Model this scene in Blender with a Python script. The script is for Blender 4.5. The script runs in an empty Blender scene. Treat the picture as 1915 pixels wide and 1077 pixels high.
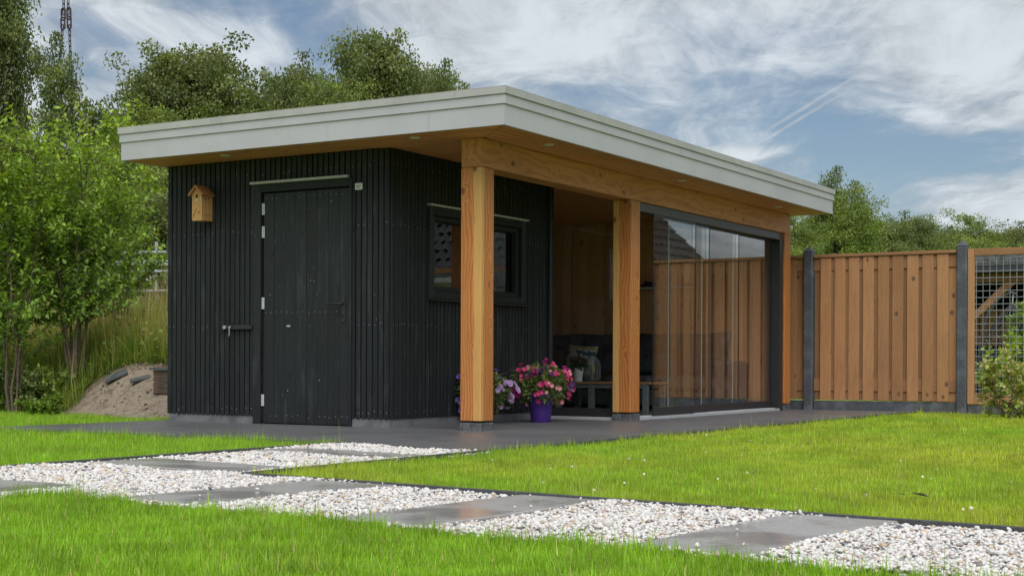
import bpy, math, random
import numpy as np
from mathutils import Vector, Matrix, Quaternion
random.seed(7); rng = np.random.default_rng(11)
scn = bpy.context.scene
COL = scn.collection
R = math.radians

# ------------------------------------------------------------------ camera
PW, PH = 1915.0, 1077.0                      # photograph size, for turning pixels into directions
FPX, YAW, ROLL, SHY = 2749.63, 0.5421, 0.0041, 143.25
CAM = np.array([6.4277, -10.1748, 0.5438])
_fw = np.array([-math.sin(YAW), math.cos(YAW), 0.0])
_r = np.array([math.cos(YAW), math.sin(YAW), 0.0]); _u = np.array([0, 0, 1.0])
_r2 = _r*math.cos(ROLL) + _u*math.sin(ROLL); _u2 = -_r*math.sin(ROLL) + _u*math.cos(ROLL)
cd = bpy.data.cameras.new('camera'); cam = bpy.data.objects.new('camera', cd); COL.objects.link(cam)
cd.sensor_width = 36; cd.lens = 36*FPX/PW; cd.shift_y = SHY/PW; cd.clip_end = 2000; cd.clip_start = 0.05
cam.matrix_world = Matrix(((_r2[0], _u2[0], -_fw[0], CAM[0]), (_r2[1], _u2[1], -_fw[1], CAM[1]),
                           (_r2[2], _u2[2], -_fw[2], CAM[2]), (0, 0, 0, 1)))
scn.camera = cam
def ray(x, y): return _fw + _r2*(x-PW/2)/FPX + _u2*(PH/2+SHY-y)/FPX
def at(x, y, d): return CAM + ray(x, y)*d            # pixel + depth
def on(x, y, ax, v):                                 # pixel on an axis-aligned plane
    q = ray(x, y); return CAM + q*((v-CAM[ax])/q[ax])
def gp(x, y, z=0.0): return on(x, y, 2, z)

# ------------------------------------------------------------------ node helper
class NB:
    def __init__(s, nt): s.nt = nt; s.L = nt.links
    def n(s, t, **k):
        nd = s.nt.nodes.new(t)
        for a, v in k.items(): setattr(nd, a, v)
        return nd
    def put(s, sock, v):
        if v is None: return
        if isinstance(v, bpy.types.NodeSocket): s.L.new(v, sock)
        elif isinstance(v, (tuple, list)) and len(v) == 3 and sock.type == 'RGBA': sock.default_value = (*v, 1)
        else: sock.default_value = v
    def m(s, op, a, b=None, c=None, clamp=False):
        nd = s.n('ShaderNodeMath', operation=op, use_clamp=clamp)
        for i, v in enumerate((a, b, c)): s.put(nd.inputs[i], v)
        return nd.outputs[0]
    def vm(s, op, a, b=None, out=0):
        nd = s.n('ShaderNodeVectorMath', operation=op)
        s.put(nd.inputs[0], a); s.put(nd.inputs[1], b)
        return nd.outputs[out]
    def xyz(s, v):
        nd = s.n('ShaderNodeSeparateXYZ'); s.put(nd.inputs[0], v); return nd.outputs
    def vec(s, x, y, z):
        nd = s.n('ShaderNodeCombineXYZ')
        for i, v in enumerate((x, y, z)): s.put(nd.inputs[i], v)
        return nd.outputs[0]
    def noise(s, v, sc, det=3, rough=.55, dist=0, col=False):
        nd = s.n('ShaderNodeTexNoise'); s.put(nd.inputs['Vector'], v); s.put(nd.inputs['Scale'], sc)
        nd.inputs['Detail'].default_value = det; nd.inputs['Roughness'].default_value = rough; nd.inputs['Distortion'].default_value = dist
        return nd.outputs[1 if col else 0]
    def ss(s, v, a, b, c=0., d=1.):
        nd = s.n('ShaderNodeMapRange', interpolation_type='SMOOTHSTEP')
        for i, q in enumerate((v, a, b, c, d)): s.put(nd.inputs[i], q)
        return nd.outputs[0]
    def mix(s, f, a, b, mode='MIX'):
        nd = s.n('ShaderNodeMix', data_type='RGBA', blend_type=mode)
        s.put(nd.inputs[0], f); s.put(nd.inputs[6], a); s.put(nd.inputs[7], b)
        return nd.outputs[2]
    def scale(s, c, f): return s.mix(1.0, c, s.vec(f, f, f), 'MULTIPLY')

# ------------------------------------------------------------------ world (clouded sky) and sun
SUN_DIR = Vector((0.42, -0.62, 0.95)).normalized()
EXPOSURE = 1.4
SKY_Z = 12.6
w = bpy.data.worlds.new('World'); scn.world = w; w.use_nodes = True
b = NB(w.node_tree); w.node_tree.nodes.clear()
sky = b.n('ShaderNodeTexSky', sky_type='NISHITA'); sky.sun_disc = False
sky.sun_elevation = math.asin(SUN_DIR.z); sky.sun_rotation = math.atan2(SUN_DIR.x, SUN_DIR.y)
sky.air_density = 1.0; sky.dust_density = 0.6; sky.ozone_density = 2.0
skyc = b.mix(1.0, sky.outputs[0], (0.0285, 0.0288, 0.0290), 'MULTIPLY')
tc = b.n('ShaderNodeTexCoord').outputs['Generated']
d = b.xyz(b.vm('NORMALIZE', tc))
zc = b.m('ADD', b.m('MAXIMUM', d[2], 0.0), 0.10)
pu, pv = b.m('DIVIDE', d[0], zc), b.m('DIVIDE', d[1], zc)          # on a flat cloud layer
ca, sa = math.cos(R(34.7)), math.sin(R(34.7))
al = b.m('ADD', b.m('MULTIPLY', pu, -sa), b.m('MULTIPLY', pv, ca))   # along the wind
ac = b.m('ADD', b.m('MULTIPLY', pu, ca), b.m('MULTIPLY', pv, sa))    # across it
wx = b.m('MULTIPLY', b.m('SUBTRACT', b.noise(b.vec(al, ac, 2.2), 1.3, 3, .5), .5), .9)   # bends the streaks
al2, ac2 = b.m('ADD', al, wx), b.m('ADD', ac, b.m('MULTIPLY', wx, .35))
big = b.noise(b.vec(b.m('MULTIPLY', al2, .95), b.m('MULTIPLY', ac2, 1.15), SKY_Z), 1.0, 3, .5, .3)
fine = b.noise(b.vec(b.m('MULTIPLY', al2, 1.5), b.m('MULTIPLY', ac2, 5.0), 8.7), 1.0, 9, .62, .5)
puff = b.noise(b.vec(b.m('MULTIPLY', al2, 4.2), b.m('MULTIPLY', ac2, 5.2), 1.3), 1.0, 9, .62, .2)
cl = b.m('ADD', b.m('ADD', b.m('MULTIPLY', big, .85), b.m('MULTIPLY', fine, .32)), b.m('MULTIPLY', puff, .26))
mask = b.ss(cl, .56, .80, .04, 1.)
# a fading pair of contrails lying nearly along the wind
wb = b.m('MULTIPLY', b.m('SUBTRACT', b.noise(b.vec(b.m('MULTIPLY', al, 9.), b.m('MULTIPLY', ac, 9.), 5.), 1.0, 5, .65), .5), .022)
cq = b.m('ADD', b.m('ADD', ac, wb), b.m('MULTIPLY', b.m('SUBTRACT', al, 3.1), .168))
def trail(c0, wd): return b.ss(b.m('ABSOLUTE', b.m('SUBTRACT', cq, c0)), 0., wd, 1., 0.)
ends = b.m('MULTIPLY', b.ss(al, 3.05, 3.25), b.ss(al, 3.9, 4.3, 1., 0.))
ctr = b.m('MULTIPLY', b.m('MAXIMUM', b.m('MULTIPLY', trail(1.043, .014), .75), b.m('MULTIPLY', trail(1.010, .016), b.ss(al, 3.5, 4.0, .8, 0.))), ends)
hor = b.ss(d[2], .0, .15, .80, .0)
mask = b.m('MAXIMUM', b.m('MAXIMUM', mask, hor), b.m('MULTIPLY', ctr, .85))
cshade = b.ss(b.m('ADD', b.m('ADD', b.m('MULTIPLY', fine, .45), b.m('MULTIPLY', puff, .6)), b.m('MULTIPLY', big, .35)), .50, .86, .175, .31)
cshade = b.m('MAXIMUM', cshade, b.m('MULTIPLY', ctr, .28))
cloud = b.mix(1.0, (0.90, 0.97, 1.03), b.vec(cshade, cshade, cshade), 'MULTIPLY')
cc = b.mix(b.m('MULTIPLY', mask, .93), skyc, cloud)
bg = b.n('ShaderNodeBackground'); b.put(bg.inputs[0], cc); bg.inputs[1].default_value = 1.0
wo = b.n('ShaderNodeOutputWorld'); b.L.new(bg.outputs[0], wo.inputs[0])
sl = bpy.data.lights.new('sun', 'SUN'); sl.energy = 1.25; sl.angle = R(60); sl.color = (1, .975, .94)
so = bpy.data.objects.new('sun', sl); COL.objects.link(so)
so.rotation_euler = SUN_DIR.to_track_quat('Z', 'Y').to_euler()
scn.view_settings.view_transform = 'Standard'; scn.view_settings.look = 'None'
scn.view_settings.exposure = EXPOSURE; scn.view_settings.gamma = 1
scn.render.engine = 'CYCLES'

# ------------------------------------------------------------------ materials
def mat(name):
    m_ = bpy.data.materials.new(name); m_.use_nodes = True; m_.node_tree.nodes.clear()
    q = NB(m_.node_tree); return m_, q
def finish(q, col, rough=.6, bump=None, bstr=.2, bdist=.01, spec=.5, metal=0., extra=None):
    p = q.n('ShaderNodeBsdfPrincipled')
    q.put(p.inputs['Base Color'], col); q.put(p.inputs['Roughness'], rough)
    q.put(p.inputs['Specular IOR Level'], spec); q.put(p.inputs['Metallic'], metal)
    if bump is not None:
        bn = q.n('ShaderNodeBump'); bn.inputs['Strength'].default_value = bstr; bn.inputs['Distance'].default_value = bdist
        q.put(bn.inputs['Height'], bump); q.L.new(bn.outputs[0], p.inputs['Normal'])
    o = q.n('ShaderNodeOutputMaterial')
    q.L.new(p.outputs[0] if extra is None else extra(p.outputs[0]), o.inputs[0])
    return p
def objc(q, rand=True):
    v = q.n('ShaderNodeTexCoord').outputs['Object']; r = q.n('ShaderNodeObjectInfo').outputs['Random']
    if rand: v = q.vm('ADD', v, q.vec(q.m('MULTIPLY', r, 37.), q.m('MULTIPLY', r, 71.), q.m('MULTIPLY', r, 53.)))
    return v, r

def wood(name, light, dark, knot, axis='Z', rings=26., rough=.55, kn=.5, var=.25, sap=None, ringmix=.75, wear=None, rnd=True, crack=False, klen=3.4):
    m_, q = mat(name)
    raw = q.n('ShaderNodeTexCoord').outputs['Object']
    v, r = objc(q, rnd); x = q.xyz(v)
    i = 'XYZ'.index(axis); l = x[i]; a, c = [x[k] for k in range(3) if k != i]
    kv = q.vec(q.m('MULTIPLY', a, 5.5), q.m('MULTIPLY', c, 5.5), q.m('MULTIPLY', l, klen))
    vo = q.n('ShaderNodeTexVoronoi'); q.put(vo.inputs['Vector'], kv); vo.inputs['Scale'].default_value = 1.0
    kd = vo.outputs['Distance']; kc = q.xyz(vo.outputs['Color'])
    on_ = q.m('GREATER_THAN', kc[0], 1-kn)
    fall = q.m('MULTIPLY', q.ss(kd, .0, .42, 1., 0.), on_)
    wob = q.noise(q.vec(q.m('MULTIPLY', a, 3.), q.m('MULTIPLY', c, 3.), q.m('MULTIPLY', l, .9)), 1.0, 4, .55)
    rr = q.m('ADD', q.m('ADD', q.m('MULTIPLY', a, rings), q.m('MULTIPLY', c, rings*.8)), q.m('ADD', q.m('MULTIPLY', wob, 6.5), q.m('MULTIPLY', fall, 3.4)))
    ring = q.m('ADD', q.m('MULTIPLY', q.m('SINE', q.m('MULTIPLY', rr, 6.283)), .5), .5)
    ring = q.m('POWER', ring, 1.8)
    fib = q.noise(q.vec(q.m('MULTIPLY', a, 160.), q.m('MULTIPLY', c, 160.), q.m('MULTIPLY', l, 5.)), 1.0, 3, .6)
    blot = q.noise(q.vec(q.m('MULTIPLY', a, 4.), q.m('MULTIPLY', c, 4.), q.m('MULTIPLY', l, 1.3)), 1.0, 4, .6)
    f = q.m('ADD', q.m('MULTIPLY', ring, ringmix), q.m('MULTIPLY', q.m('SUBTRACT', fib, .5), .7), clamp=True)
    col = q.mix(f, light, dark)
    if sap is not None:                       # pale sapwood on the corner of a squared trunk
        ox = q.xyz(raw); e = q.m('MULTIPLY', q.m('SUBTRACT', q.noise(q.vec(0., 0., q.m('MULTIPLY', ox[2], 1.7)), 1., 3, .5), .5), .05)
        inx = q.m('MULTIPLY', q.m('GREATER_THAN', q.m('ADD', ox[0], e), sap[0]), q.m('LESS_THAN', q.m('ADD', ox[0], e), sap[1]))
        iny = q.m('MULTIPLY', q.m('GREATER_THAN', q.m('ADD', ox[1], e), sap[2]), q.m('LESS_THAN', q.m('SUBTRACT', ox[1], e), sap[3]))
        sapc = q.mix(q.m('MULTIPLY', f, .35), sap[4], light)
        col = q.mix(q.m('MULTIPLY', inx, iny), col, sapc)
    km = q.m('MULTIPLY', q.ss(kd, .075, .165, 1., 0.), on_)
    col = q.mix(q.m('MULTIPLY', km, .85), col, knot)
    col = q.mix(q.ss(blot, .35, .75, 0., .45), col, q.mix(1., col, (.68, .6, .52), 'MULTIPLY'))
    if crack:
        ck = q.noise(q.vec(q.m('MULTIPLY', a, 55.), q.m('MULTIPLY', c, 55.), q.m('MULTIPLY', l, 1.4)), 1.0, 2, .5)
        col = q.mix(q.ss(q.m('ABSOLUTE', q.m('SUBTRACT', ck, .66)), .0, .012, .75, 0.), col, (.08, .035, .018))
    sc_ = q.m('ADD', q.m('MULTIPLY', r, var), 1-var*.5)
    col = q.scale(col, sc_)
    if wear: col = wear(q, v, col)
    finish(q, col, rough, q.m('ADD', q.m('MULTIPLY', ring, .35), fib), .25, .003, spec=.35)
    return m_

def black_wear(q, v, col):
    x = q.xyz(v)
    st = q.noise(q.vec(q.m('MULTIPLY', x[0], 9.), q.m('MULTIPLY', x[1], 9.), q.m('MULTIPLY', x[2], 1.6)), 1., 5, .65)
    col = q.mix(q.ss(st, .52, .74, 0., .5), col, (.058, .065, .070))
    vo = q.n('ShaderNodeTexVoronoi'); q.put(vo.inputs['Vector'], q.vec(q.m('MULTIPLY', x[0], 26.), q.m('MULTIPLY', x[1], 26.), q.m('MULTIPLY', x[2], 11.))); vo.inputs['Scale'].default_value = 1.
    sp = q.m('MULTIPLY', q.m('LESS_THAN', vo.outputs['Distance'], .085), q.m('GREATER_THAN', q.xyz(vo.outputs['Color'])[1], .955))
    return q.mix(q.m('MULTIPLY', sp, .6), col, (.22, .23, .23))
def fence_wear(q, v, col):
    x = q.xyz(v)
    st = q.noise(q.vec(q.m('MULTIPLY', x[0], 14.), q.m('MULTIPLY', x[1], 14.), q.m('MULTIPLY', x[2], 2.4)), 1., 5, .65)
    return q.mix(q.ss(st, .60, .80, 0., .5), col, (.075, .052, .04))

BLK = ((.0105, .0125, .0145), (.0155, .0180, .0200), (.006, .007, .008))
M = {}
M['black'] = wood('black_stained_wood', *BLK, 'Z', 30, .62, .35, .5, wear=black_wear)
M['black_door'] = wood('black_door_wood', (.013, .0152, .0172), (.0185, .0208, .0228), (.008, .009, .010), 'Z', 22, .55, .4, .22, wear=black_wear)
M['black_x'] = wood('black_wood_rail', *BLK, 'X', 30, .6, .2, .3)
M['black_y'] = wood('black_wood_sill', *BLK, 'Y', 30, .6, .2, .3)
FIR = ((.54, .215, .06), (.34, .105, .026), (.13, .045, .025))
SAP = (.60, .34, .11)
M['post_a'] = wood('fir_post_wood', *FIR, 'Z', 34, .5, .95, 0, sap=(-.072, .1, -.1, .045, SAP), rnd=False, crack=True)
M['post_b'] = wood('fir_post_wood_pale_edges', (.52, .205, .055), (.32, .095, .025), FIR[2], 'Z', 30, .5, .95, 0, sap=(-.3, -.128, -.1, .3, SAP), rnd=False, crack=True)
M['post_c'] = wood('fir_post_wood_red', (.56, .22, .06), (.40, .12, .03), FIR[2], 'Z', 34, .5, .45, 0, crack=True)
M['beam'] = wood('fir_beam_wood', (.56, .235, .085), (.40, .145, .05), (.17, .055, .04), 'Y', 16, .5, .95, 0)
M['beam_x'] = wood('fir_beam_wood_cross', (.56, .235, .085), (.40, .145, .05), (.17, .055, .04), 'X', 16, .5, .6, 0)
SOF = ((.62, .27, .115), (.48, .185, .075), (.19, .07, .04))
M['soffit_x'] = wood('soffit_wood_x', *SOF, 'X', 30, .5, .3, .18)
M['soffit_y'] = wood('soffit_wood_y', *SOF, 'Y', 30, .5, .3, .18)
M['room'] = wood('room_lining_wood', (.54, .29, .165), (.43, .215, .115), (.18, .09, .05), 'Z', 30, .5, .8, .4)
M['fence'] = wood('fence_wood', (.365, .188, .085), (.275, .132, .058), (.09, .05, .033), 'Z', 18, .7, .65, .52, ringmix=.35, klen=4.2, wear=fence_wear)
M['fence_x'] = wood('fence_rail_wood', (.33, .17, .08), (.25, .12, .054), (.08, .04, .025), 'X', 22, .7, .4, .25, ringmix=.4)
M['box'] = wood('birdbox_wood', (.56, .32, .12), (.44, .22, .075), (.2, .09, .035), 'Z', 40, .6, .3, .1)
M['box_roof'] = wood('birdbox_roof_wood', (.42, .19, .07), (.32, .13, .045), (.2, .09, .035), 'Y', 40, .6, .2, .1)
M['teak'] = wood('table_top_wood', (.40, .22, .10), (.30, .15, .065), (.12, .06, .03), 'X', 30, .5, .1, .2)

def speckled(name, c1, c2, sc=30, rough=.7, det=5, bump=.15, c3=None, sc3=2., spec=.4, rough2=None, bdist=.01):
    m_, q = mat(name); v, r = objc(q, False)
    f = q.noise(v, sc, det, .6); col = q.mix(q.ss(f, .3, .7), c1, c2)
    g = q.noise(v, sc3, 4, .6)
    if c3: col = q.mix(q.ss(g, .45, .68), col, c3)
    ro = rough if rough2 is None else q.ss(g, .38, .62, rough, rough2)
    finish(q, col, ro, f, bump, bdist, spec)
    return m_
M['fascia'] = speckled('fascia_paint', (.468, .464, .482), (.498, .494, .512), 4, .45, 4, .05, (.438, .434, .450), 1.5)
m_, q = mat('fascia_paint_streaked'); v, r0 = objc(q); x = q.xyz(v)
st = q.noise(q.vec(q.m('MULTIPLY', x[0], 22.), q.m('MULTIPLY', x[1], 22.), q.m('MULTIPLY', x[2], 1.5)), 1., 4, .6); bl = q.noise(v, 1.6, 4, .6)
fc = q.mix(q.ss(bl, .35, .68), (.450, .440, .468), (.410, .400, .427)); fc = q.mix(q.ss(st, .56, .78, 0., .45), fc, (.32, .315, .315))
vo = q.n('ShaderNodeTexVoronoi'); q.put(vo.inputs['Vector'], q.vec(q.m('MULTIPLY', x[0], 3.), q.m('MULTIPLY', x[1], 3.), q.m('MULTIPLY', x[2], 9.))); vo.inputs['Scale'].default_value = 1.
fc = q.mix(q.m('MULTIPLY', q.ss(vo.outputs['Distance'], .02, .05, 1., 0.), q.m('GREATER_THAN', q.xyz(vo.outputs['Color'])[0], .55)), fc, (.22, .20, .18))
finish(q, fc, .5, st, .06, .003); M['fascia'] = m_
M['cap'] = speckled('roof_cap_metal', (.38, .372, .36), (.42, .41, .40), 6, .4, 4, .03, (.35, .342, .333), 2.)
M['roof_top'] = speckled('roof_membrane', (.05, .05, .05), (.07, .07, .07), 20)
M['plinth'] = speckled('plinth_concrete', (.12, .124, .128), (.21, .215, .22), 90, .8, 4, .3, (.10, .104, .108), 6)
M['foot'] = speckled('bluestone', (.07, .073, .078), (.15, .155, .16), 40, .6, 6, .3, (.045, .047, .05), 9)
M['terrace'] = speckled('terrace_concrete', (.105, .105, .108), (.128, .128, .132), 60, .5, 5, .1, (.11, .113, .118), .9, .5, .33)
M['slab'] = speckled('wet_concrete_slab', (.30, .288, .275), (.38, .366, .35), 50, .40, 5, .02, (.31, .295, .282), 2.2, .28, .14, .003)
M['kerb'] = speckled('kerb_concrete', (.055, .056, .06), (.085, .087, .09), 60, .7)
M['fpost'] = speckled('fence_post_concrete', (.055, .06, .07), (.085, .092, .105), 45, .75, 5, .25, (.12, .13, .145), 5)
M['sill'] = speckled('pale_sill', (.36, .37, .38), (.42, .43, .44), 10, .4)
M['sand'] = None
M['slate'] = speckled('slate_tile', (.07, .075, .082), (.11, .115, .125), 30, .6, 5, .3)
M['brick'] = speckled('old_brick', (.10, .055, .042), (.18, .10, .075), 40, .85, 5, .5, (.07, .055, .05), 7)
M['frame'] = speckled('dark_aluminium', (.022, .022, .024), (.028, .028, .03), 20, .38, 3, .02)
M['shelter_roof'] = speckled('shelter_roof_edge', (.035, .037, .042), (.05, .052, .058), 12, .6)
M['edge'] = speckled('ground_glass_edge', (.30, .36, .34), (.38, .44, .42), 20, .25)
M['rail'] = speckled('anthracite_rail', (.060, .060, .064), (.07, .07, .074), 20, .4, 3, .02)
M['iron'] = speckled('black_iron', (.02, .02, .022), (.03, .03, .032), 30, .45)
M['steel'] = speckled('galvanised_steel', (.42, .43, .44), (.55, .56, .57), 40, .35)
M['wire'] = speckled('mesh_wire', (.27, .28, .29), (.37, .38, .39), 40, .4)
M['drip'] = speckled('drip_strip', (.40, .39, .37), (.46, .45, .43), 20, .4)
M['sofa'] = speckled('sofa_fabric', (.045, .047, .052), (.065, .067, .072), 90, .75, 4, .2, (.022, .023, .026), 5)
M['purple'] = speckled('purple_pot', (.058, .022, .19), (.066, .026, .21), 12, .45)
M['white_pot'] = speckled('white_pot', (.72, .72, .70), (.76, .76, .74), 12, .4)
M['grey_frame'] = speckled('table_frame', (.12, .135, .14), (.15, .165, .17), 20, .5)
M['lantern'] = speckled('lantern_wire', (.17, .20, .19), (.22, .25, .24), 20, .5)
M['candle'] = speckled('candle_wax', (.55, .38, .13), (.6, .43, .17), 10, .5)
M['soil'] = speckled('soil', (.045, .03, .02), (.075, .05, .033), 30, .95)
M['bark'] = speckled('bark', (.10, .072, .05), (.17, .13, .095), 25, .9, 5, .5)
M['bark_dark'] = speckled('bark_dark', (.055, .042, .032), (.09, .07, .055), 12, .9, 5, .5)
M['lens'] = speckled('spot_lens', (.55, .55, .48), (.6, .6, .52), 10, .3)
M['chain'] = speckled('rusty_chain', (.035, .022, .018), (.06, .035, .028), 20, .7)
M['tile'] = speckled('dark_roof_tile', (.06, .063, .07), (.10, .104, .112), 9, .5)
M['render'] = speckled('white_render', (.66, .66, .65), (.72, .72, .71), 10, .8)
M['dark_in'] = speckled('dark_interior', (.012, .012, .012), (.018, .018, .018), 8, .9)
M['stand'] = speckled('grey_tube', (.06, .063, .066), (.085, .088, .092), 30, .4)
M['wicker'] = speckled('grey_wicker', (.03, .029, .028), (.055, .052, .05), 60, .7)
M['plaque'] = speckled('plaque', (.52, .52, .46), (.58, .58, .52), 60, .4)
M['sheet'] = speckled('metal_sheet', (.30, .33, .36), (.42, .45, .48), 6, .4)

m_, q = mat('pane_glass')                    # clear sheet glass: see-through, mirror share by Fresnel
fr = q.n('ShaderNodeFresnel'); fr.inputs[0].default_value = 1.62
bf = q.n('ShaderNodeNewGeometry').outputs['Backfacing']
fac = q.m('MULTIPLY', q.m('MULTIPLY', fr.outputs[0], q.m('SUBTRACT', 1., bf)), 1.7, clamp=True)
tr = q.n('ShaderNodeBsdfTransparent'); tr.inputs[0].default_value = (.975, .985, .98, 1)
gl = q.n('ShaderNodeBsdfGlossy'); gl.inputs[1].default_value = .0; gl.inputs[0].default_value = (1, 1, 1, 1)
ob = q.noise(q.n('ShaderNodeTexCoord').outputs['Object'], 1.3, 2, .5)
bn = q.n('ShaderNodeBump'); bn.inputs['Strength'].default_value = .12; bn.inputs['Distance'].default_value = .003; q.put(bn.inputs['Height'], ob)
q.L.new(bn.outputs[0], gl.inputs['Normal'])
mx = q.n('ShaderNodeMixShader'); q.put(mx.inputs[0], fac); q.L.new(tr.outputs[0], mx.inputs[1]); q.L.new(gl.outputs[0], mx.inputs[2])
o = q.n('ShaderNodeOutputMaterial'); q.L.new(mx.outputs[0], o.inputs[0]); M['glass'] = m_

def leafmat(name, rough=.45, trans=.35, mul=(1, 1, 1)):
    m_, q = mat(name)
    a = q.n('ShaderNodeAttribute'); a.attribute_name = 'tint'
    col = q.mix(1., a.outputs['Color'], mul, 'MULTIPLY')
    def ex(p):
        t = q.n('ShaderNodeBsdfTranslucent'); q.put(t.inputs[0], q.mix(1., col, (1.25, 1.15, .5), 'MULTIPLY'))
        mm = q.n('ShaderNodeMixShader'); mm.inputs[0].default_value = trans
        q.L.new(p, mm.inputs[1]); q.L.new(t.outputs[0], mm.inputs[2]); return mm.outputs[0]
    finish(q, col, rough, spec=.35, extra=ex if trans else None)
    return m_
M['leaf'] = leafmat('leaf'); M['grass'] = leafmat('grass_blade', .5, .4)
M['petal'] = leafmat('petal', .5, .3)
M['pebble'] = leafmat('pebble', .55, 0)

# ------------------------------------------------------------------ mesh helpers
def np_mesh(name, V, F, material=None, tint=None, smooth=False):
    V = np.asarray(V, np.float32); F = np.asarray(F, np.int32); k = F.shape[1]
    me = bpy.data.meshes.new(name)
    me.vertices.add(len(V)); me.vertices.foreach_set('co', V.ravel())
    me.loops.add(F.size); me.loops.foreach_set('vertex_index', F.ravel())
    me.polygons.add(len(F)); me.polygons.foreach_set('loop_start', np.arange(0, F.size, k, dtype=np.int32))
    try: me.polygons.foreach_set('loop_total', np.full(len(F), k, np.int32))
    except Exception: pass
    if smooth: me.polygons.foreach_set('use_smooth', np.ones(len(F), bool))
    if tint is not None:
        at_ = me.attributes.new('tint', 'FLOAT_COLOR', 'POINT')
        t4 = np.ones((len(V), 4), np.float32); t4[:, :3] = tint; at_.data.foreach_set('color', t4.ravel())
    me.update(calc_edges=True)
    if material: me.materials.append(material)
    return me
class MB:                                     # collects polygons into one mesh
    def __init__(s): s.v = []; s.f = []
    def poly(s, pts): n = len(s.v); s.v += [tuple(p) for p in pts]; s.f.append(tuple(range(n, n+len(pts))))
    def box(s, x0, x1, y0, y1, z0, z1, bev=0.0):
        n = len(s.v)
        if bev <= 0:
            s.v += [(x, y, z) for z in (z0, z1) for y in (y0, y1) for x in (x0, x1)]
            s.f += [tuple(n+i for i in f) for f in ((0, 2, 3, 1), (4, 5, 7, 6), (0, 1, 5, 4), (2, 6, 7, 3), (0, 4, 6, 2), (1, 3, 7, 5))]
            return s
        bev = min(bev, (x1-x0)*.4, (y1-y0)*.4, (z1-z0)*.4)
        lo = (x0, y0, z0); hi = (x1, y1, z1); idx = {}
        for sx in (0, 1):
            for sy in (0, 1):
                for sz in (0, 1):
                    sg = (sx, sy, sz)
                    for ax in range(3):
                        p = [0, 0, 0]
                        for k in range(3):
                            e = hi[k] if sg[k] else lo[k]
                            p[k] = e if k == ax else (e-bev if sg[k] else e+bev)
                        idx[sg, ax] = len(s.v); s.v.append(tuple(p))
        c = Vector(((x0+x1)/2, (y0+y1)/2, (z0+z1)/2))
        def add(ids):
            ps = [Vector(s.v[i]) for i in ids]; nn = (ps[1]-ps[0]).cross(ps[2]-ps[0]); mid = sum(ps, Vector())/len(ps)
            s.f.append(tuple(ids if nn.dot(mid-c) > 0 else ids[::-1]))
        for ax in range(3):
            o1, o2 = [k for k in range(3) if k != ax]
            for sd in (0, 1):
                ids = []
                for (p_, q_) in ((0, 0), (1, 0), (1, 1), (0, 1)):
                    sg = [0, 0, 0]; sg[ax] = sd; sg[o1] = p_; sg[o2] = q_; ids.append(idx[tuple(sg), ax])
                add(ids)
        for ax in range(3):
            o1, o2 = [k for k in range(3) if k != ax]
            for p_ in (0, 1):
                for q_ in (0, 1):
                    s0 = [0, 0, 0]; s0[o1] = p_; s0[o2] = q_; s1 = list(s0); s1[ax] = 1
                    add([idx[tuple(s0), o1], idx[tuple(s1), o1], idx[tuple(s1), o2], idx[tuple(s0), o2]])
        for sg in [(i, j, k) for i in (0, 1) for j in (0, 1) for k in (0, 1)]:
            add([idx[sg, 0], idx[sg, 1], idx[sg, 2]])
        return s
    def tube(s, pts, rad, n=8, cap=True):
        pts = [Vector(p) for p in pts]
        if not hasattr(rad, '__len__'): rad = [rad]*len(pts)
        base = len(s.v); up = None
        for i, p in enumerate(pts):
            t = (pts[min(i+1, len(pts)-1)]-pts[max(i-1, 0)])
            t = t.normalized() if t.length > 1e-9 else Vector((0, 0, 1))
            if up is None: up = t.orthogonal().normalized()
            up = (up - t*up.dot(t)); up = up.normalized() if up.length > 1e-6 else t.orthogonal().normalized()
            sd = t.cross(up)
            for k in range(n):
                a = 2*math.pi*k/n; s.v.append(tuple(p + (up*math.cos(a)+sd*math.sin(a))*rad[i]))
        for i in range(len(pts)-1):
            for k in range(n):
                k2 = (k+1) % n; A = base+i*n
                s.f.append((A+k, A+k2, A+n+k2, A+n+k))
        if cap:
            s.f.append(tuple(base+k for k in range(n))[::-1]); e = base+(len(pts)-1)*n
            s.f.append(tuple(e+k for k in range(n)))
        return s
    def lathe(s, prof, n=24, cx=0, cy=0):
        base = len(s.v)
        for r_, z in prof:
            for k in range(n): a = 2*math.pi*k/n; s.v.append((cx+r_*math.cos(a), cy+r_*math.sin(a), z))
        for i in range(len(prof)-1):
            for k in range(n):
                k2 = (k+1) % n; A = base+i*n; s.f.append((A+k, A+k2, A+n+k2, A+n+k))
        return s
    def mesh(s, name, m_, smooth=False):
        me = bpy.data.meshes.new(name); me.from_pydata(s.v, [], s.f)
        if smooth:
            for p in me.polygons: p.use_smooth = True
        me.materials.append(m_); return me
WP = {}
def link(name, me, parent=None, loc=(0, 0, 0), rot=None):     # loc in world coordinates
    o = bpy.data.objects.new(name, me); COL.objects.link(o); loc = Vector(loc); WP[o.name] = loc
    if parent is not None: o.parent = parent; loc = loc-WP[parent.name]
    o.location = loc
    if rot is not None: o.rotation_euler = rot
    return o
def tag(o, label=None, cat=None, group=None, kind=None):
    for k, v in (('label', label), ('category', cat), ('group', group), ('kind', kind)):
        if v: o[k] = v
    return o
def thing(name, label, cat, loc=(0, 0, 0), group=None, rot=None): return tag(link(name, None, None, loc, rot), label, cat, group)
_cache = {}
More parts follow.
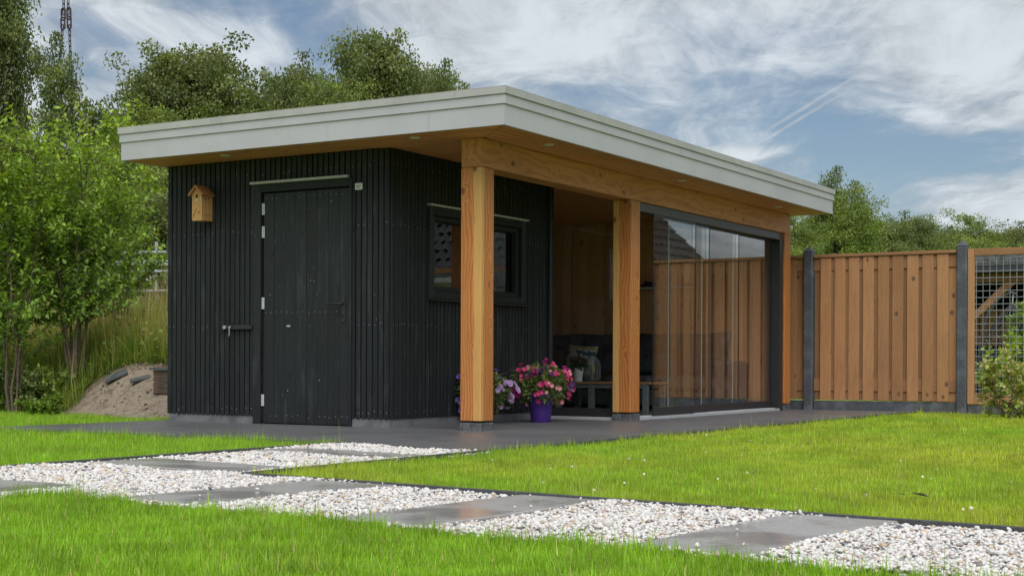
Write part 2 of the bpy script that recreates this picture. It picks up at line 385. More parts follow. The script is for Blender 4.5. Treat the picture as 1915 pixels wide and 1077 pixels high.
def bar(name, parent, x0, x1, y0, y1, z0, z1, m_, bev=.002, origin=None):
    """a chamfered bar placed by its extents; alike bars share one mesh"""
    c = Vector(((x0+x1)/2, (y0+y1)/2, (z0+z1)/2)) if origin is None else Vector(origin)
    key = (round(x1-x0, 4), round(y1-y0, 4), round(z1-z0, 4), m_.name, bev, None if origin is None else tuple(round(t, 3) for t in (c-Vector((x0, y0, z0)))))
    if key not in _cache:
        _cache[key] = MB().box(x0-c.x, x1-c.x, y0-c.y, y1-c.y, z0-c.z, z1-c.z, bev).mesh(name, m_)
    return link(name, _cache[key], parent, c)
def solid(name, mb, m_, parent=None, loc=(0, 0, 0), smooth=False):     # mb in coordinates relative to loc
    return link(name, mb.mesh(name, m_, smooth), parent, loc)
def rects_xz(y0, y1, x0, x1, z0, z1, hole):   # wall slab with one opening, as boxes
    m = MB(); a, b_, c, d_ = hole
    m.box(x0, a, y0, y1, z0, z1); m.box(b_, x1, y0, y1, z0, z1); m.box(a, b_, y0, y1, d_, z1)
    if c > z0: m.box(a, b_, y0, y1, z0, c)
    return m
def scatter(TV, TF, pos, rot, scl, tint=None, tvar=None):
    """copies of a template; rot (n,3,3), scl (n,) or (n,3)"""
    n = len(pos); TV = np.asarray(TV, np.float32); TF = np.asarray(TF, np.int32)
    scl = np.asarray(scl, np.float32)
    if scl.ndim == 1: scl = np.repeat(scl[:, None], 3, 1)
    V = np.einsum('nij,nkj->nki', rot, TV[None]*scl[:, None, :]) + pos[:, None, :]
    F = TF[None] + (np.arange(n)*len(TV))[:, None, None]
    T = None if tint is None else np.repeat(tint, len(TV), 0)
    return V.reshape(-1, 3), F.reshape(-1, TF.shape[1]), T
def rotz(a):
    c, s_ = np.cos(a), np.sin(a); z = np.zeros_like(a); o_ = np.ones_like(a)
    return np.stack([np.stack([c, -s_, z], -1), np.stack([s_, c, z], -1), np.stack([z, z, o_], -1)], -2)
def rotx(a):
    c, s_ = np.cos(a), np.sin(a); z = np.zeros_like(a); o_ = np.ones_like(a)
    return np.stack([np.stack([o_, z, z], -1), np.stack([z, c, -s_], -1), np.stack([z, s_, c], -1)], -2)
def frame_from(dirv, twist):                  # rotation taking +Y to dirv
    y = dirv/np.linalg.norm(dirv, axis=1, keepdims=True)
    h = np.tile(np.array([0, 0, 1.0]), (len(y), 1)); h[np.abs(y[:, 2]) > .95] = (1, 0, 0)
    x = np.cross(y, h); x /= np.linalg.norm(x, axis=1, keepdims=True); z = np.cross(x, y)
    c, s_ = np.cos(twist)[:, None], np.sin(twist)[:, None]
    return np.stack([x*c+z*s_, y, -x*s_+z*c], -1)
LEAF_V = np.array([(0, 0, 0), (.26, .42, .05), (0, 1, -.12), (-.26, .42, .05)], np.float32)
LEAF_F = np.array([(0, 1, 2), (0, 2, 3)], np.int32)
def jit(c, n, amt=.25, hue=.12):
    c = np.array(c)[None]*(1+(rng.random((n, 1))-.5)*2*amt)
    c = c*(1+(rng.random((n, 3))-.5)*2*hue); return c

# ================================================================== the setting
m_, q = mat('ground_soil'); v = q.n('ShaderNodeTexCoord').outputs['Object']
f1 = q.noise(v, 3., 5, .6); f2 = q.noise(v, 60., 3, .6)
gcol = q.mix(q.ss(f1, .35, .65), (.19, .34, .022), (.26, .38, .03))
finish(q, q.mix(q.ss(f2, .35, .7, 0., .6), gcol, (.13, .21, .018)), .9, f2, .4, .02); M['ground'] = m_
tag(link('ground', np_mesh('ground', [(-700, -300, -.04), (700, -300, -.04), (700, 1100, -.04), (-700, 1100, -.04)], [(0, 1, 2, 3)], M['ground'])), kind='structure')

TX1 = 1.45
mb = MB(); top = [(-3.72, -1.95), (.12, -2.0), (TX1, -2.22), (TX1, 7.44), (-3.72, 7.44)]
mb.poly([(x, y, 0) for x, y in top])
for i in range(5):
    a, b_ = top[i], top[(i+1) % 5]; mb.poly([(a[0], a[1], -.12), (b_[0], b_[1], -.12), (b_[0], b_[1], 0), (a[0], a[1], 0)])
terrace = tag(solid('terrace', mb, M['terrace']), kind='structure')
for i in range(9):
    y0 = -2.22+i*1.075
    bar('kerb', terrace, TX1+.006, TX1+.062, y0, y0+1.07, -.12, .012, M['kerb'], .006)
S2 = -.115                                     # the second path runs slightly askew
def up2(x): return -4.60+S2*(x-1.6)            # upper edge of the crossing path
mb = MB()
mb.poly([(.15, -7.6, -.03), (1.5, -7.6, -.03), (1.5, -2.2, -.03), (.15, -2.0, -.03)])
bed = tag(solid('gravel_bed', mb, M['soil']), kind='structure')
mb = MB(); mb.poly([(1.5, up2(1.5)-1.24, -.028), (9.5, up2(9.5)-1.24, -.028), (9.5, up2(9.5), -.028), (1.5, up2(1.5), -.028)])
bed2 = tag(solid('gravel_bed', mb, M['soil']), kind='structure')
# kerbs of the paths
def kerb_line(p, q_, parent, n):
    p = Vector((*p, 0)); q_ = Vector((*q_, 0)); L = (q_-p).length/n; dv = (q_-p).normalized(); ang = math.atan2(dv.y, dv.x)
    for i in range(n):
        me = _cache.setdefault(('kl', round(L, 3)), MB().box(0, L-.005, -.008, .008, -.12, .004, .003).mesh('kerb', M['kerb']))
        link('kerb', me, parent, p+dv*L*i, (0, 0, ang))
kerb_line((.15, -7.6), (.12, -2.02), bed, 6)
kerb_line((1.5, up2(1.5)), (1.46, -2.25), bed, 3)
kerb_line((1.5, up2(1.5)), (9.5, up2(9.5)), bed2, 8)
SLABS = []
def slab(cx, cy, lx, ly, ang, label):
    o = solid('concrete_slab', MB().box(-lx/2, lx/2, -ly/2, ly/2, -.05, 0, .004), M['slab'], None, (cx, cy, -.004))
    o.rotation_euler = (0, 0, ang); SLABS.append((cx, cy, lx/2, ly/2, ang))
    tag(o, label, 'paving slab', 'wet concrete slabs set in the gravel')
slab(.80, -2.92, 1.16, .42, -.16, 'wet grey concrete slab between two gravel beds, first below the terrace corner')
slab(.84, -4.24, 1.22, .46, -.13, 'wet grey concrete slab between two gravel beds, second below the terrace')
slab(.60, -5.72, 1.5, .46, -.02, 'wet grey concrete slab past the bend of the gravel path, away from the pavilion')
ua = math.atan(S2)
for x, wd, lb in ((2.24, .50, 'wet concrete slab across the gravel, first after the path bends'),
                  (3.42, .42, 'wet concrete slab mirroring an orange post, second after the path bends'),
                  (4.66, .42, 'wet pale-shining concrete slab across the gravel, third after the path bends'),
                  (6.0, .42, 'wet concrete slab across the gravel, fourth after the path bends')):
    slab(x, up2(x)-.62, wd, 1.19, ua*.6, lb)

# gravel
def in_slab(P, grow=0.0):
    ok = np.zeros(len(P), bool)
    for cx, cy, hx, hy, a in SLABS:
        dx, dy = P[:, 0]-cx, P[:, 1]-cy
        u_ = dx*math.cos(a)+dy*math.sin(a); v_ = -dx*math.sin(a)+dy*math.cos(a)
        ok |= (np.abs(u_) < hx+grow) & (np.abs(v_) < hy+grow)
    return ok
import bmesh
def ico(sub):
    bm = bmesh.new(); bmesh.ops.create_icosphere(bm, subdivisions=sub, radius=1.)
    bm.verts.ensure_lookup_table(); V = np.array([v.co[:] for v in bm.verts], np.float32); F = np.array([[v.index for v in f.verts] for f in bm.faces], np.int32)
    bm.free(); return V, F
def randrot(n):
    q4 = rng.normal(size=(n, 4)); q4 /= np.linalg.norm(q4, axis=1, keepdims=True); w_, x, y, z = q4.T
    return np.stack([np.stack([1-2*(y*y+z*z), 2*(x*y-z*w_), 2*(x*z+y*w_)], -1), np.stack([2*(x*y+z*w_), 1-2*(x*x+z*z), 2*(y*z-x*w_)], -1), np.stack([2*(x*z-y*w_), 2*(y*z+x*w_), 1-2*(x*x+y*y)], -1)], -2)
def gravel(name, poly_fn, x0, x1, y0, y1, pitch, sub, label, layers=2):
    Vs, Fs, Ts, off = [], [], [], 0
    top_pitch = pitch
    for lay in range(layers):
        pitch = top_pitch*(1 if lay else 1.7)
        gx, gy = np.meshgrid(np.arange(x0, x1, pitch), np.arange(y0, y1, pitch*.87))
        gx = gx + (np.arange(gx.shape[0]) % 2)[:, None]*pitch/2 + lay*pitch*.4
        P = np.stack([gx.ravel(), gy.ravel(), np.zeros(gx.size)], -1); P[:, :2] += rng.normal(0, pitch*.22, (len(P), 2))
        keep = poly_fn(P) & ~in_slab(P, -.004 if lay else .004)
        stray = (rng.random(len(P)) < .0016) & poly_fn(P) if lay else np.zeros(len(P), bool)
        onslab = in_slab(P, -.004) & stray
        P = P[keep | onslab]; ons = in_slab(P, -.004)
        n = len(P); s_ = pitch*.5*np.exp(rng.normal(0, .26, n))
        hump = .006*np.sin(P[:, 0]*3.1+P[:, 1]*2.3)+.004*np.sin(P[:, 0]*7.3-P[:, 1]*5.1)
        P[:, 2] = np.where(ons, .004, -.020+lay*.010+hump+rng.normal(0, .003, n))
        V0, F0 = ico(sub); V0 = V0*np.array([1, .80, .50])
        sc = np.stack([s_*(1+rng.normal(0, .15, n)), s_*(1+rng.normal(0, .15, n)), s_*(1+rng.normal(0, .15, n))], -1)
        rot = rotz(rng.random(n)*6.28) @ rotx(rng.normal(0, .5, n)) @ rotz(rng.random(n)*6.28)
        u_ = rng.random(n)[:, None]
        white = np.array([.70, .672, .635])*(.86+.22*rng.random((n, 1))); warm = np.array([.54, .42, .28])*(.8+.3*rng.random((n, 1)))
        pink = np.array([.52, .41, .36])*(.8+.3*rng.random((n, 1))); grey = np.array([.36, .36, .36])*(.6+.7*rng.random((n, 1))); dark = np.array([.09, .085, .09])*(.6+rng.random((n, 1)))
        T = np.where(u_ < .80, white, np.where(u_ < .86, warm, np.where(u_ < .915, pink, np.where(u_ < .975, grey, dark))))
        V, F, T = scatter(V0, F0, P, rot, sc, T); Vs.append(V); Fs.append(F+off); Ts.append(T); off += len(V)
    o = link(name, np_mesh(name, np.vstack(Vs), np.vstack(Fs), M['pebble'], np.clip(np.vstack(Ts), 0, .9), True))
    tag(o, label, 'gravel', kind='stuff')
g1 = lambda P: (P[:, 0] > .17) & (P[:, 0] < 1.475) & (P[:, 1] < -2.03-.13*np.maximum(P[:, 0]-.12, 0)) & (P[:, 1] > -7.5)
g2 = lambda P: (P[:, 0] >= 1.475) & (P[:, 1] < up2(P[:, 0])-.017) & (P[:, 1] > up2(P[:, 0])-1.24)
gravel('white_gravel', g1, .15, 1.5, -7.0, -2.0, .022, 1, 'white pebble gravel beds of the path leading to the terrace')
gravel('white_gravel', lambda P: g2(P), 1.47, 6.3, -6.5, -4.5, 0.0182, 1, 'white pebble gravel beds of the crossing garden path')

# ================================================================== the pavilion
XW, YW, XL, YE = -.98, .0856, -3.57, 2.91      # side wall plane, front wall plane, left end, end of side wall
ZC = 2.403; ZB = .07
pav = thing('garden_pavilion', 'black timber garden pavilion with pale flat roof, orange fir posts and glazed lounge', 'pavilion')
DX0, DX1, DZ = -2.50, -1.40, 2.165
# --- front wall with upright cladding boards
fwall = solid('front_wall', rects_xz(YW+.024, YW+.09, XL, XW-.03, ZB+.005, ZC, (DX0, DX1, ZB+.005, DZ)), M['dark_in'], pav)
nb, pitch = 43, (XW-XL)/43
nails = MB()
for i in range(nb):
    x0 = XL+i*pitch; x1 = x0+pitch-.0125+rng.uniform(-.002, .002)
    if x1 > DX0+.01 and x0 < DX1-.01: z0 = DZ+.006
    else: z0 = ZB+rng.uniform(-.002, .002)
    yy = YW+rng.uniform(0, .003)
    bar('cladding_board', fwall, x0, x1, yy, yy+.022, round(z0, 2), ZC, M['black'], .003)
    for zz in (.13, .885, 1.745, 2.27):
        if zz > z0 and rng.random() < .55:
            nx, nz = (x0+x1)/2+rng.normal(0, .006), zz+rng.normal(0, .008)
            nails.poly([(nx+0.0034*math.cos(a), yy-.0015, nz+0.0034*math.sin(a)) for a in np.arange(0, 6.28, 1.05)])
tag(solid('nail_heads', nails, M['steel'], fwall), kind='stuff')
# --- side wall (faces the porch), with the window opening
WY0, WY1, WZ0, WZ1 = .70, 2.31, 1.165, 1.925
m = MB(); xa, xb = XW-.09, XW-.024
m.box(xa, xb, YW+.03, WY0, ZB+.005, ZC); m.box(xa, xb, WY1, YE, ZB+.005, ZC); m.box(xa, xb, WY0, WY1, ZB+.005, WZ0); m.box(xa, xb, WY0, WY1, WZ1, ZC)
swall = solid('side_wall', m, M['dark_in'], pav)
nb2 = 47; p2 = (YE-YW-.026)/nb2; nails = MB()
for i in range(nb2):
    y0 = YW+.026+i*p2; y1 = y0+p2-.0125+rng.uniform(-.002, .002); xx = XW-rng.uniform(0, .003)
    spans = [(ZB, WZ0-.004), (WZ1+.004, ZC)] if (y1 > WY0+.01 and y0 < WY1-.01) else [(ZB, ZC)]
    for z0, z1 in spans: bar('cladding_board', swall, xx-.022, xx, y0, y1, z0, z1, M['black'], .003)
    for zz in (.13, .885, 1.745, 2.27):
        if any(z0 < zz < z1 for z0, z1 in spans) and rng.random() < .6:
            ny, nz = (y0+y1)/2+rng.normal(0, .006), zz+rng.normal(0, .008)
            nails.poly([(xx+.0015, ny+0.0034*math.cos(a), nz+0.0034*math.sin(a)) for a in np.arange(0, 6.28, 1.05)])
tag(solid('nail_heads', nails, M['steel'], swall), kind='stuff')
bar('corner_trim', swall, XW-.028, XW-.0005, YE+.002, YE+.035, ZB, ZC, M['black'], .003)
# --- other walls
bar('rear_wall', pav, XL, XL+.07, YW+.1, 7.09, ZB, ZC, M['black'], .002)
rl = bar('rear_lining', pav, XL+.072, XL+.09, YE+.06, 6.96, .0, ZC, M['dark_in'], .001)
bar('partition_wall', pav, XL+.072, XW-.03, YE-.1, YE+.04, 0, ZC, M['black'], .002)
fw_ = bar('far_wall', pav, XL+.072, -.205, 6.985, 7.11, 0, ZC, M['dark_in'], .002)
for i in range(27):
    x0 = XL+.1+i*.122; bar('lining_board', fw_, x0, x0+.118, 6.964, 6.983, 0, ZC, M['room'], .004)
for i in range(32):
    y0 = YE+.07+i*.122; bar('lining_board', rl, XL+.092, XL+.108, y0, y0+.118, 0, ZC, M['room'], .004)
# --- plinth
pl = bar('plinth', pav, XL+.035, DX0+.0, YW+.014, YW+.08, -.02, ZB+.004, M['plinth'], .004)
bar('plinth_block', pl, XL+.02, XL+.12, YW+.008, YW+.075, -.02, ZB+.003, M['plinth'], .006)
bar('plinth', pav, DX1, XW-.014, YW+.014, YW+.08, -.02, ZB+.004, M['plinth'], .004)
bar('plinth', pav, XW-.08, XW-.014, YW+.083, YE+.03, -.02, ZB+.003, M['plinth'], .004)
# --- door
dy = YW+.012
door = bar('door', pav, DX0+.10, DX1-.012, dy+.024, dy+.05, .006, DZ-.075, M['dark_in'], .002)
tag(door, 'black plank door with long lever handle and four steel hinges')
dw = (DX1-.012-DX0-.10)/8
for i in range(8):
    x0 = DX0+.10+i*dw; yy = dy+rng.uniform(0, .0025)
    bar('plank', door, x0+.0015, x0+dw-.0015, yy, yy+.022, .008, DZ-.08, M['black_door'], .003)
nails = MB()
for zz in (.075, 1.005, 2.035):
    for i in range(16):
        nx, nz = DX0+.135+i*dw/2+rng.normal(0, .006), zz+rng.normal(0, .006)
        if rng.random() < .8: nails.poly([(nx+.0033*math.cos(a), dy-.002, nz+.0033*math.sin(a)) for a in np.arange(0, 6.28, 1.05)])
for _ in range(6):
    nx, nz = rng.uniform(DX0+.15, DX1-.05), rng.uniform(.2, 2.)
    nails.poly([(nx+.004*math.cos(a), dy-.002, nz+.005*math.sin(a)) for a in np.arange(0, 6.28, 1.05)])
tag(solid('nail_heads', nails, M['steel'], door), kind='stuff')
for hy in (391, 434, 567, 748):
    hz = on(491, hy, 1, YW)[2]
    m = MB()
    for k in range(5): m.tube([(0, 0, -.052+k*.021), (0, 0, -.052+k*.021+.0195)], .0075, 10)
    m.box(.003, .02, .003, .007, -.052, .052)
    solid('hinge', m, M['steel'], door, (DX0+.094, dy-.004, hz))
hx = on(641, 577, 1, YW); lx0 = hx[0]
hz0, hz1 = on(641, 603, 1, YW)[2], on(641, 555, 1, YW)[2]
pz = on(630, 568, 1, YW)[2]
m = MB(); m.box(lx0-.019, lx0+.019, dy-.009, dy-.0005, hz0, hz1, .003)
plate = solid('lock_plate', m, M['iron'], door)
m = MB(); m.tube([(lx0, dy-.006, pz), (lx0, dy-.045, pz), (lx0-.012, dy-.058, pz), (lx0-.03, dy-.06, pz), (lx0-.165, dy-.06, pz-.002)], [.011, .010, .010, .010, .009], 10)
solid('handle', m, M['iron'], door, smooth=False)
m = MB(); m.tube([(lx0-.004, dy-.012, hz0+.06), (lx0-.004, dy-.0095, hz0+.06)], .011, 12); m.box(lx0-.007, lx0-.001, dy-.012, dy-.0096, hz0+.03, hz0+.058)
solid('keyhole', m, M['dark_in'], door)
ex = on(540, 610, 1, YW); m = MB(); m.tube([(ex[0], dy, ex[2]), (ex[0], dy-.012, ex[2])], .010, 10); m.tube([(ex[0], dy-.012, ex[2]), (ex[0]-.018, dy-.022, ex[2]+.002)], .006, 8)
solid('spy_hole', m, M['steel'], door)
df = bar('door_frame', pav, DX0, DX0+.085, YW-.012, YW+.075, 0, DZ, M['black_door'], .003)
bar('jamb', df, DX1-.010, DX1+.014, YW-.012, YW+.075, 0, DZ, M['black_door'], .003)
bar('lintel', df, DX0+.087, DX1-.012, YW-.012, YW+.075, DZ-.07, DZ, M['black_x'], .003)
bar('drip_strip', df, DX0-.02, DX1-.01, YW-.045, YW-.005, DZ+.003, DZ+.026, M['drip'], .003)
# --- folded door bar beside the door
a0, a1 = on(415, 611, 1, YW-.02), on(471, 611, 1, YW-.02)
db = bar('door_bar', pav, a0[0], a1[0], YW-.03, YW+.002, a0[2]-.026, a0[2]+.012, M['iron'], .003)
m = MB(); m.tube([(a0[0]+.045, YW-.042, a0[2]-.006), (a0[0]+.045, YW-.030, a0[2]-.006)], .017, 14); solid('eye_bolt', m, M['wire'], db)
m = MB(); hx_ = a0[0]+.115; m.tube([(hx_, YW-.036, a0[2]+.004), (hx_, YW-.05, a0[2]-.012), (hx_+.002, YW-.05, a0[2]-.07), (hx_-.006, YW-.05, a0[2]-.088)], .0045, 8); m.tube([(hx_-.012, YW-.045, a0[2]-.006), (hx_+.012, YW-.045, a0[2]-.006)], .007, 8)
solid('hook', m, M['wire'], db)
# --- window in the side wall
win = bar('window', pav, XW-.085, XW-.075, WY0+.05, WY1-.05, WZ0+.05, WZ1-.05, M['glass'], .0)
tag(win, 'black framed window of two panes mirroring a tiled roof')
x0, x1 = XW-.07, XW+.022
bar('frame', win, x0, x1, WY0-.035, WY0+.035, WZ0-.03, WZ1+.03, M['black_door'], .004)
bar('frame', win, x0, x1, WY1-.035, WY1+.035, WZ0-.03, WZ1+.03, M['black_door'], .004)
bar('frame', win, x0, x1, WY0+.037, WY1-.037, WZ1-.045, WZ1+.03, M['black_y'], .004)
bar('frame', win, x0, x1, WY0+.037, WY1-.037, WZ0-.03, WZ0+.035, M['black_y'], .004)
for (ya, yb) in ((WY0+.04, 1.50), (1.505, WY1-.04)):
    xs0, xs1 = XW-.07, XW-.012
    bar('sash', win, xs0, xs1, ya, ya+.05, WZ0+.037, WZ1-.047, M['black_door'], .004)
    bar('sash', win, xs0, xs1, yb-.05, yb, WZ0+.037, WZ1-.047, M['black_door'], .004)
    bar('sash', win, xs0, xs1, ya+.052, yb-.052, WZ0+.037, WZ0+.085, M['black_y'], .004)
    bar('sash', win, xs0, xs1, ya+.052, yb-.052, WZ1-.09, WZ1-.047, M['black_y'], .004)
bar('sill', win, XW-.02, XW+.055, WY0-.05, WY1+.05, WZ0-.055, WZ0-.032, M['black_y'], .004)
bar('drip_strip', win, XW-.0, XW+.05, WY0-.055, WY1+.055, WZ1+.032, WZ1+.05, M['drip'], .003)
# --- posts and beam
for y0, mt, lb in ((0, 'post_a', 'squared fir post with a pale sapwood corner'), (2.7473, 'post_b', 'squared fir post with pale left edge and wavy grain'), (6.959, 'post_c', 'squared reddish fir post')):
    p = bar('post', pav, -.2, 0, y0, y0+.2, .078, 2.163, M[mt], .006, origin=(0, y0, 0)); tag(p, lb)
    bar('stone_foot', p, -.203, .004, y0-.004, y0+.204, -.02, .064, M['foot'], .006)
    bar('bracket', p, -.15, -.05, y0+.05, y0+.15, .062, .08, M['iron'], .001)
bar('beam', pav, -.198, -.002, .002, 7.157, 2.165, ZC-.001, M['beam'], .005)
# --- sliding glass
tr_ = bar('top_rail', pav, -.16, -.03, 2.95, 6.957, 2.075, 2.163, M['rail'], .003)
sl_ = bar('door_sill', pav, -.17, -.012, 2.95, 6.84, -.01, .026, M['sill'], .003)
for k in range(4): bar('track', sl_, -.062-.028*k, -.056-.028*k, 2.95, 6.79, .026, .033, M['steel'], .001)
bar('side_frame', pav, -.15, -.02, 6.845, 6.957, .0, 2.075, M['frame'], .003)
for i, (ya, yb) in enumerate(((3.345, 4.385), (3.77, 4.81), (4.68, 5.72), (5.62, 6.835))):
    xg = -.046-.026*i
    pn = bar('glass_panel', pav, xg-.004, xg+.004, ya, yb, .115, 2.073, M['glass'], 0.)
    bar('bottom_rail', pn, xg-.011, xg+.011, ya, yb, .034, .117, M['frame'], .002)
    bar('edge_seal', pn, xg-.006, xg+.006, yb+.0005, yb+.011, .118, 2.07, M['frame'], .001)
    bar('top_clip', pn, xg-.009, xg+.009, ya, yb, 2.05, 2.074, M['frame'], .001)
    if i: bar('glass_edge', pn, xg-.005, xg+.005, ya-.008, ya-.0005, .118, 2.05, M['edge'], .001)
    if i == 0:
        m = MB(); m.tube([(xg+.005, ya+.04, 1.02), (xg+.035, ya+.04, 1.04), (xg+.042, ya+.04, 1.10), (xg+.035, ya+.04, 1.16), (xg+.005, ya+.04, 1.18)], .006, 8)
        solid('handle', m, M['stand'], pn)
        bar('edge_seal', pn, xg-.006, xg+.006, ya-.007, ya-.0005, .118, 2.07, M['frame'], .001)
pn = bar('glass_panel', pav, XW+.01, -.203, 2.835, 2.843, .112, 2.365, M['glass'], 0.)
bar('bottom_rail', pn, XW+.01, -.203, 2.826, 2.852, .03, .114, M['frame'], .002)
bar('top_rail', pn, XW+.01, -.203, 2.81, 2.87, 2.363, 2.40, M['frame'], .002)
bar('side_frame', pn, XW+.003, XW+.03, 2.82, 2.86, .114, 2.36, M['frame'], .002)
bar('door_sill', pav, XW+.0, -.205, 2.77, 2.90, -.01, .027, M['sill'], .003)
# --- roof
OX, OY, LX, YR = .4906, -.4492, -3.6369, 7.289
roof = solid('roof', MB().box(LX+.03, OX-.03, OY+.03, YR-.03, ZC+.022, 2.675), M['roof_top'], pav)
def ring(e, t, z0, z1, m_, name, bev=.002):
    bar(name, roof, LX-e, OX+e, OY-e, OY-e+t, z0, z1, m_, bev)
    bar(name, roof, OX+e-t, OX+e, OY-e+t+.0005, YR+e, z0, z1, m_, bev)
    bar(name, roof, LX-e, LX-e+t, OY-e+t+.0005, YR+e-t-.0005, z0, z1, m_, bev)
    bar(name, roof, LX-e, OX+e-t-.0005, YR+e-t, YR+e, z0, z1, m_, bev)
ring(0, .02, ZC-.001, 2.575, M['fascia'], 'fascia_board')
ring(.012, .02, 2.566, 2.650, M['fascia'], 'fascia_board')
def cap(a, b_, axis, pos, sgn):
    z0, z1 = 2.642, 2.7026
    if axis == 'x':
        bar('roof_cap', roof, a+.0012, b_-.0012, pos, pos+.11*sgn, z1-.004, z1, M['cap'], .001) if sgn > 0 else bar('roof_cap', roof, a+.0012, b_-.0012, pos-.11, pos, z1-.004, z1, M['cap'], .001)
        y0, y1 = (pos, pos+.004) if sgn > 0 else (pos-.004, pos)
        bar('roof_cap', roof, a+.0012, b_-.0012, y0, y1, z0, z1-.0045, M['cap'], .001)
    else:
        x0, x1 = (pos-.11, pos) if sgn < 0 else (pos, pos+.11)
        bar('roof_cap', roof, x0, x1, a+.0012, b_-.0012, z1-.004, z1, M['cap'], .001)
        x0, x1 = (pos-.004, pos) if sgn < 0 else (pos, pos+.004)
        bar('roof_cap', roof, x0, x1, a+.0012, b_-.0012, z0, z1-.0045, M['cap'], .001)
e = .024
cuts = [LX-e, on(394, 227, 1, OY-e)[0], on(850, 172, 1, OY-e)[0], OX+e]
for a, b_ in zip(cuts, cuts[1:]): cap(a, b_, 'x', OY-e, 1)
cuts = [OY-e+.112, 1.2, 3.35, 5.45, YR+e-.112]; cuts = [OY-e+.112]+[on(x, y, 0, OX+e)[1] for x, y in ((1187, 240), (1400, 305), (1493, 338))]+[YR+e]
cap(OY-e+.0045, OY-e+.112, 'y2', OX+e, -1) if False else None
for i, (a, b_) in enumerate(zip(cuts, cuts[1:])): cap(a, b_, 'y', OX+e, -1)
bar('roof_cap', roof, OX+e-.004, OX+e, OY-e+.005, cuts[0]-.0005, 2.642, 2.698, M['cap'], .001)
cap(OY-e+.112, YR+e, 'y', LX-e, 1)
# soffit: boards follow each edge and meet in a mitre at the corner
def prism(pts, z0, z1):
    m = MB(); m.poly([(x, y, z0) for x, y in pts][::-1]); m.poly([(x, y, z1) for x, y in pts])
    for i in range(len(pts)):
        a, b_ = pts[i], pts[(i+1) % len(pts)]; m.poly([(a[0], a[1], z0), (b_[0], b_[1], z0), (b_[0], b_[1], z1), (a[0], a[1], z1)])
    return m
def prism_obj(name, pts, z0, z1, m_, parent):
    c = (sum(p[0] for p in pts)/len(pts), sum(p[1] for p in pts)/len(pts), (z0+z1)/2)
    return solid(name, prism([(x-c[0], y-c[1]) for x, y in pts], z0-c[2], z1-c[2]), m_, parent, c)
ys = np.linspace(OY+.021, .083, 6)
for a, b_ in zip(ys, ys[1:]):
    prism_obj('soffit_board', [(LX+.021, a), (min(.0414-a, .47)-.001, a), (.0414-b_-.001, b_-.010), (LX+.021, b_-.010)], ZC, ZC+.018, M['soffit_x'], roof)
xs = np.linspace(OX-.021, 0.0, 6)
for a, b_ in zip(xs, xs[1:]):
    prism_obj('soffit_board', [(a, .0414-a+.001), (a, YR-.021), (b_+.010, YR-.021), (b_+.010, .0414-b_+.001)], ZC, ZC+.018, M['soffit_y'], roof)
y = .085
while y < 6.98:
    xa = XW-.1 if y < YE else XL+.05
    bar('ceiling_board', roof, xa, -.001, y, y+.102, ZC+.0005, ZC+.018, M['soffit_x'], .003); y += .11
bar('soffit_board', roof, XL, -.001, 6.99, YR-.021, ZC+.0005, ZC+.018, M['soffit_x'], .003)
for (px_, py_) in ((422, 291), (776, 258), (1026, 271), (1275, 338), (1455, 387)):
    c = gp(px_, py_, ZC); m = MB().lathe([(.0, -.004), (.030, -.004), (.034, -.006), (.045, -.006), (.047, .001)], 24)
    s_ = solid('spotlight', m, M['lens'], roof, c, True)
vp = on(1380, 300, 0, .2); m = MB(); m.tube([(0, 0, -.05), (0, 0, .09)], .009, 8); solid('vent_rod', m, M['iron'], roof, (vp[0], vp[1], 2.70))

# ------------------------------------------------------------------ on and by the walls
c = on(378, 412, 1, YW-.144); W_, D_, H_ = .125, .14, .245
bb = thing('bird_box', 'small wooden bird box with pitched roof hung on the black wall', 'bird box', (c[0]-W_/2, YW-.001, c[2]))
bx, by, bz = c[0]-W_/2, YW-.004, c[2]
m = MB(); hw = W_/2; y0, y1 = -D_, -D_+.014
m.poly([(-hw, y0, 0), (hw, y0, 0), (hw, y0, H_), (0, y0, H_+.06), (-hw, y0, H_)]); m.poly([(-hw, y1, 0), (hw, y1, 0), (hw, y1, H_), (0, y1, H_+.06), (-hw, y1, H_)][::-1])
solid('front_panel', m, M['box'], bb, (bx, by, bz))
m = MB(); m.box(hw-.014, hw, -D_+.0145, 0, 0, H_, .002); solid('side_panel', m, M['box'], bb, (bx, by, bz))
m = MB(); m.box(-hw, -hw+.014, -D_+.0145, 0, 0, H_, .002); solid('side_panel', m, M['box'], bb, (bx, by, bz))
m = MB(); m.box(-hw+.015, hw-.015, -D_+.015, -.001, .002, .014); m.box(-hw+.015, hw-.015, -.014, -.001, .015, H_); solid('base_panel', m, M['box'], bb, (bx, by, bz))
sl_a = math.atan2(.06, hw)
for sg in (-1, 1):
    m = MB(); Lr = hw/math.cos(sl_a)+.028
    n0 = Vector((-sg*math.sin(sl_a)*-1, 0, math.cos(sl_a)))
    dx, dz = sg*math.cos(sl_a), -math.sin(sl_a); nx, nz = sg*math.sin(sl_a), math.cos(sl_a)
    pr = [(0, 0), (dx*Lr, dz*Lr), (dx*Lr+nx*.016, dz*Lr+nz*.016), (0, .016/nz)]
    if sg > 0: pr = pr[::-1]
    ya, yb = -D_-.03, 0.
    m.poly([(p[0], ya, p[1]) for p in pr][::-1]); m.poly([(p[0], yb, p[1]) for p in pr])
    for i in range(4):
        a, b_ = pr[i], pr[(i+1) % 4]; m.poly([(a[0], ya, a[1]), (b_[0], ya, b_[1]), (b_[0], yb, b_[1]), (a[0], yb, a[1])])
    solid('roof_board', m, M['box_roof'], bb, (bx, by, bz+H_+.0605))
def disc(cx, y, cz, r_, n=16): return [(cx+r_*math.cos(-2*math.pi*k/n), y, cz+r_*math.sin(-2*math.pi*k/n)) for k in range(n)]
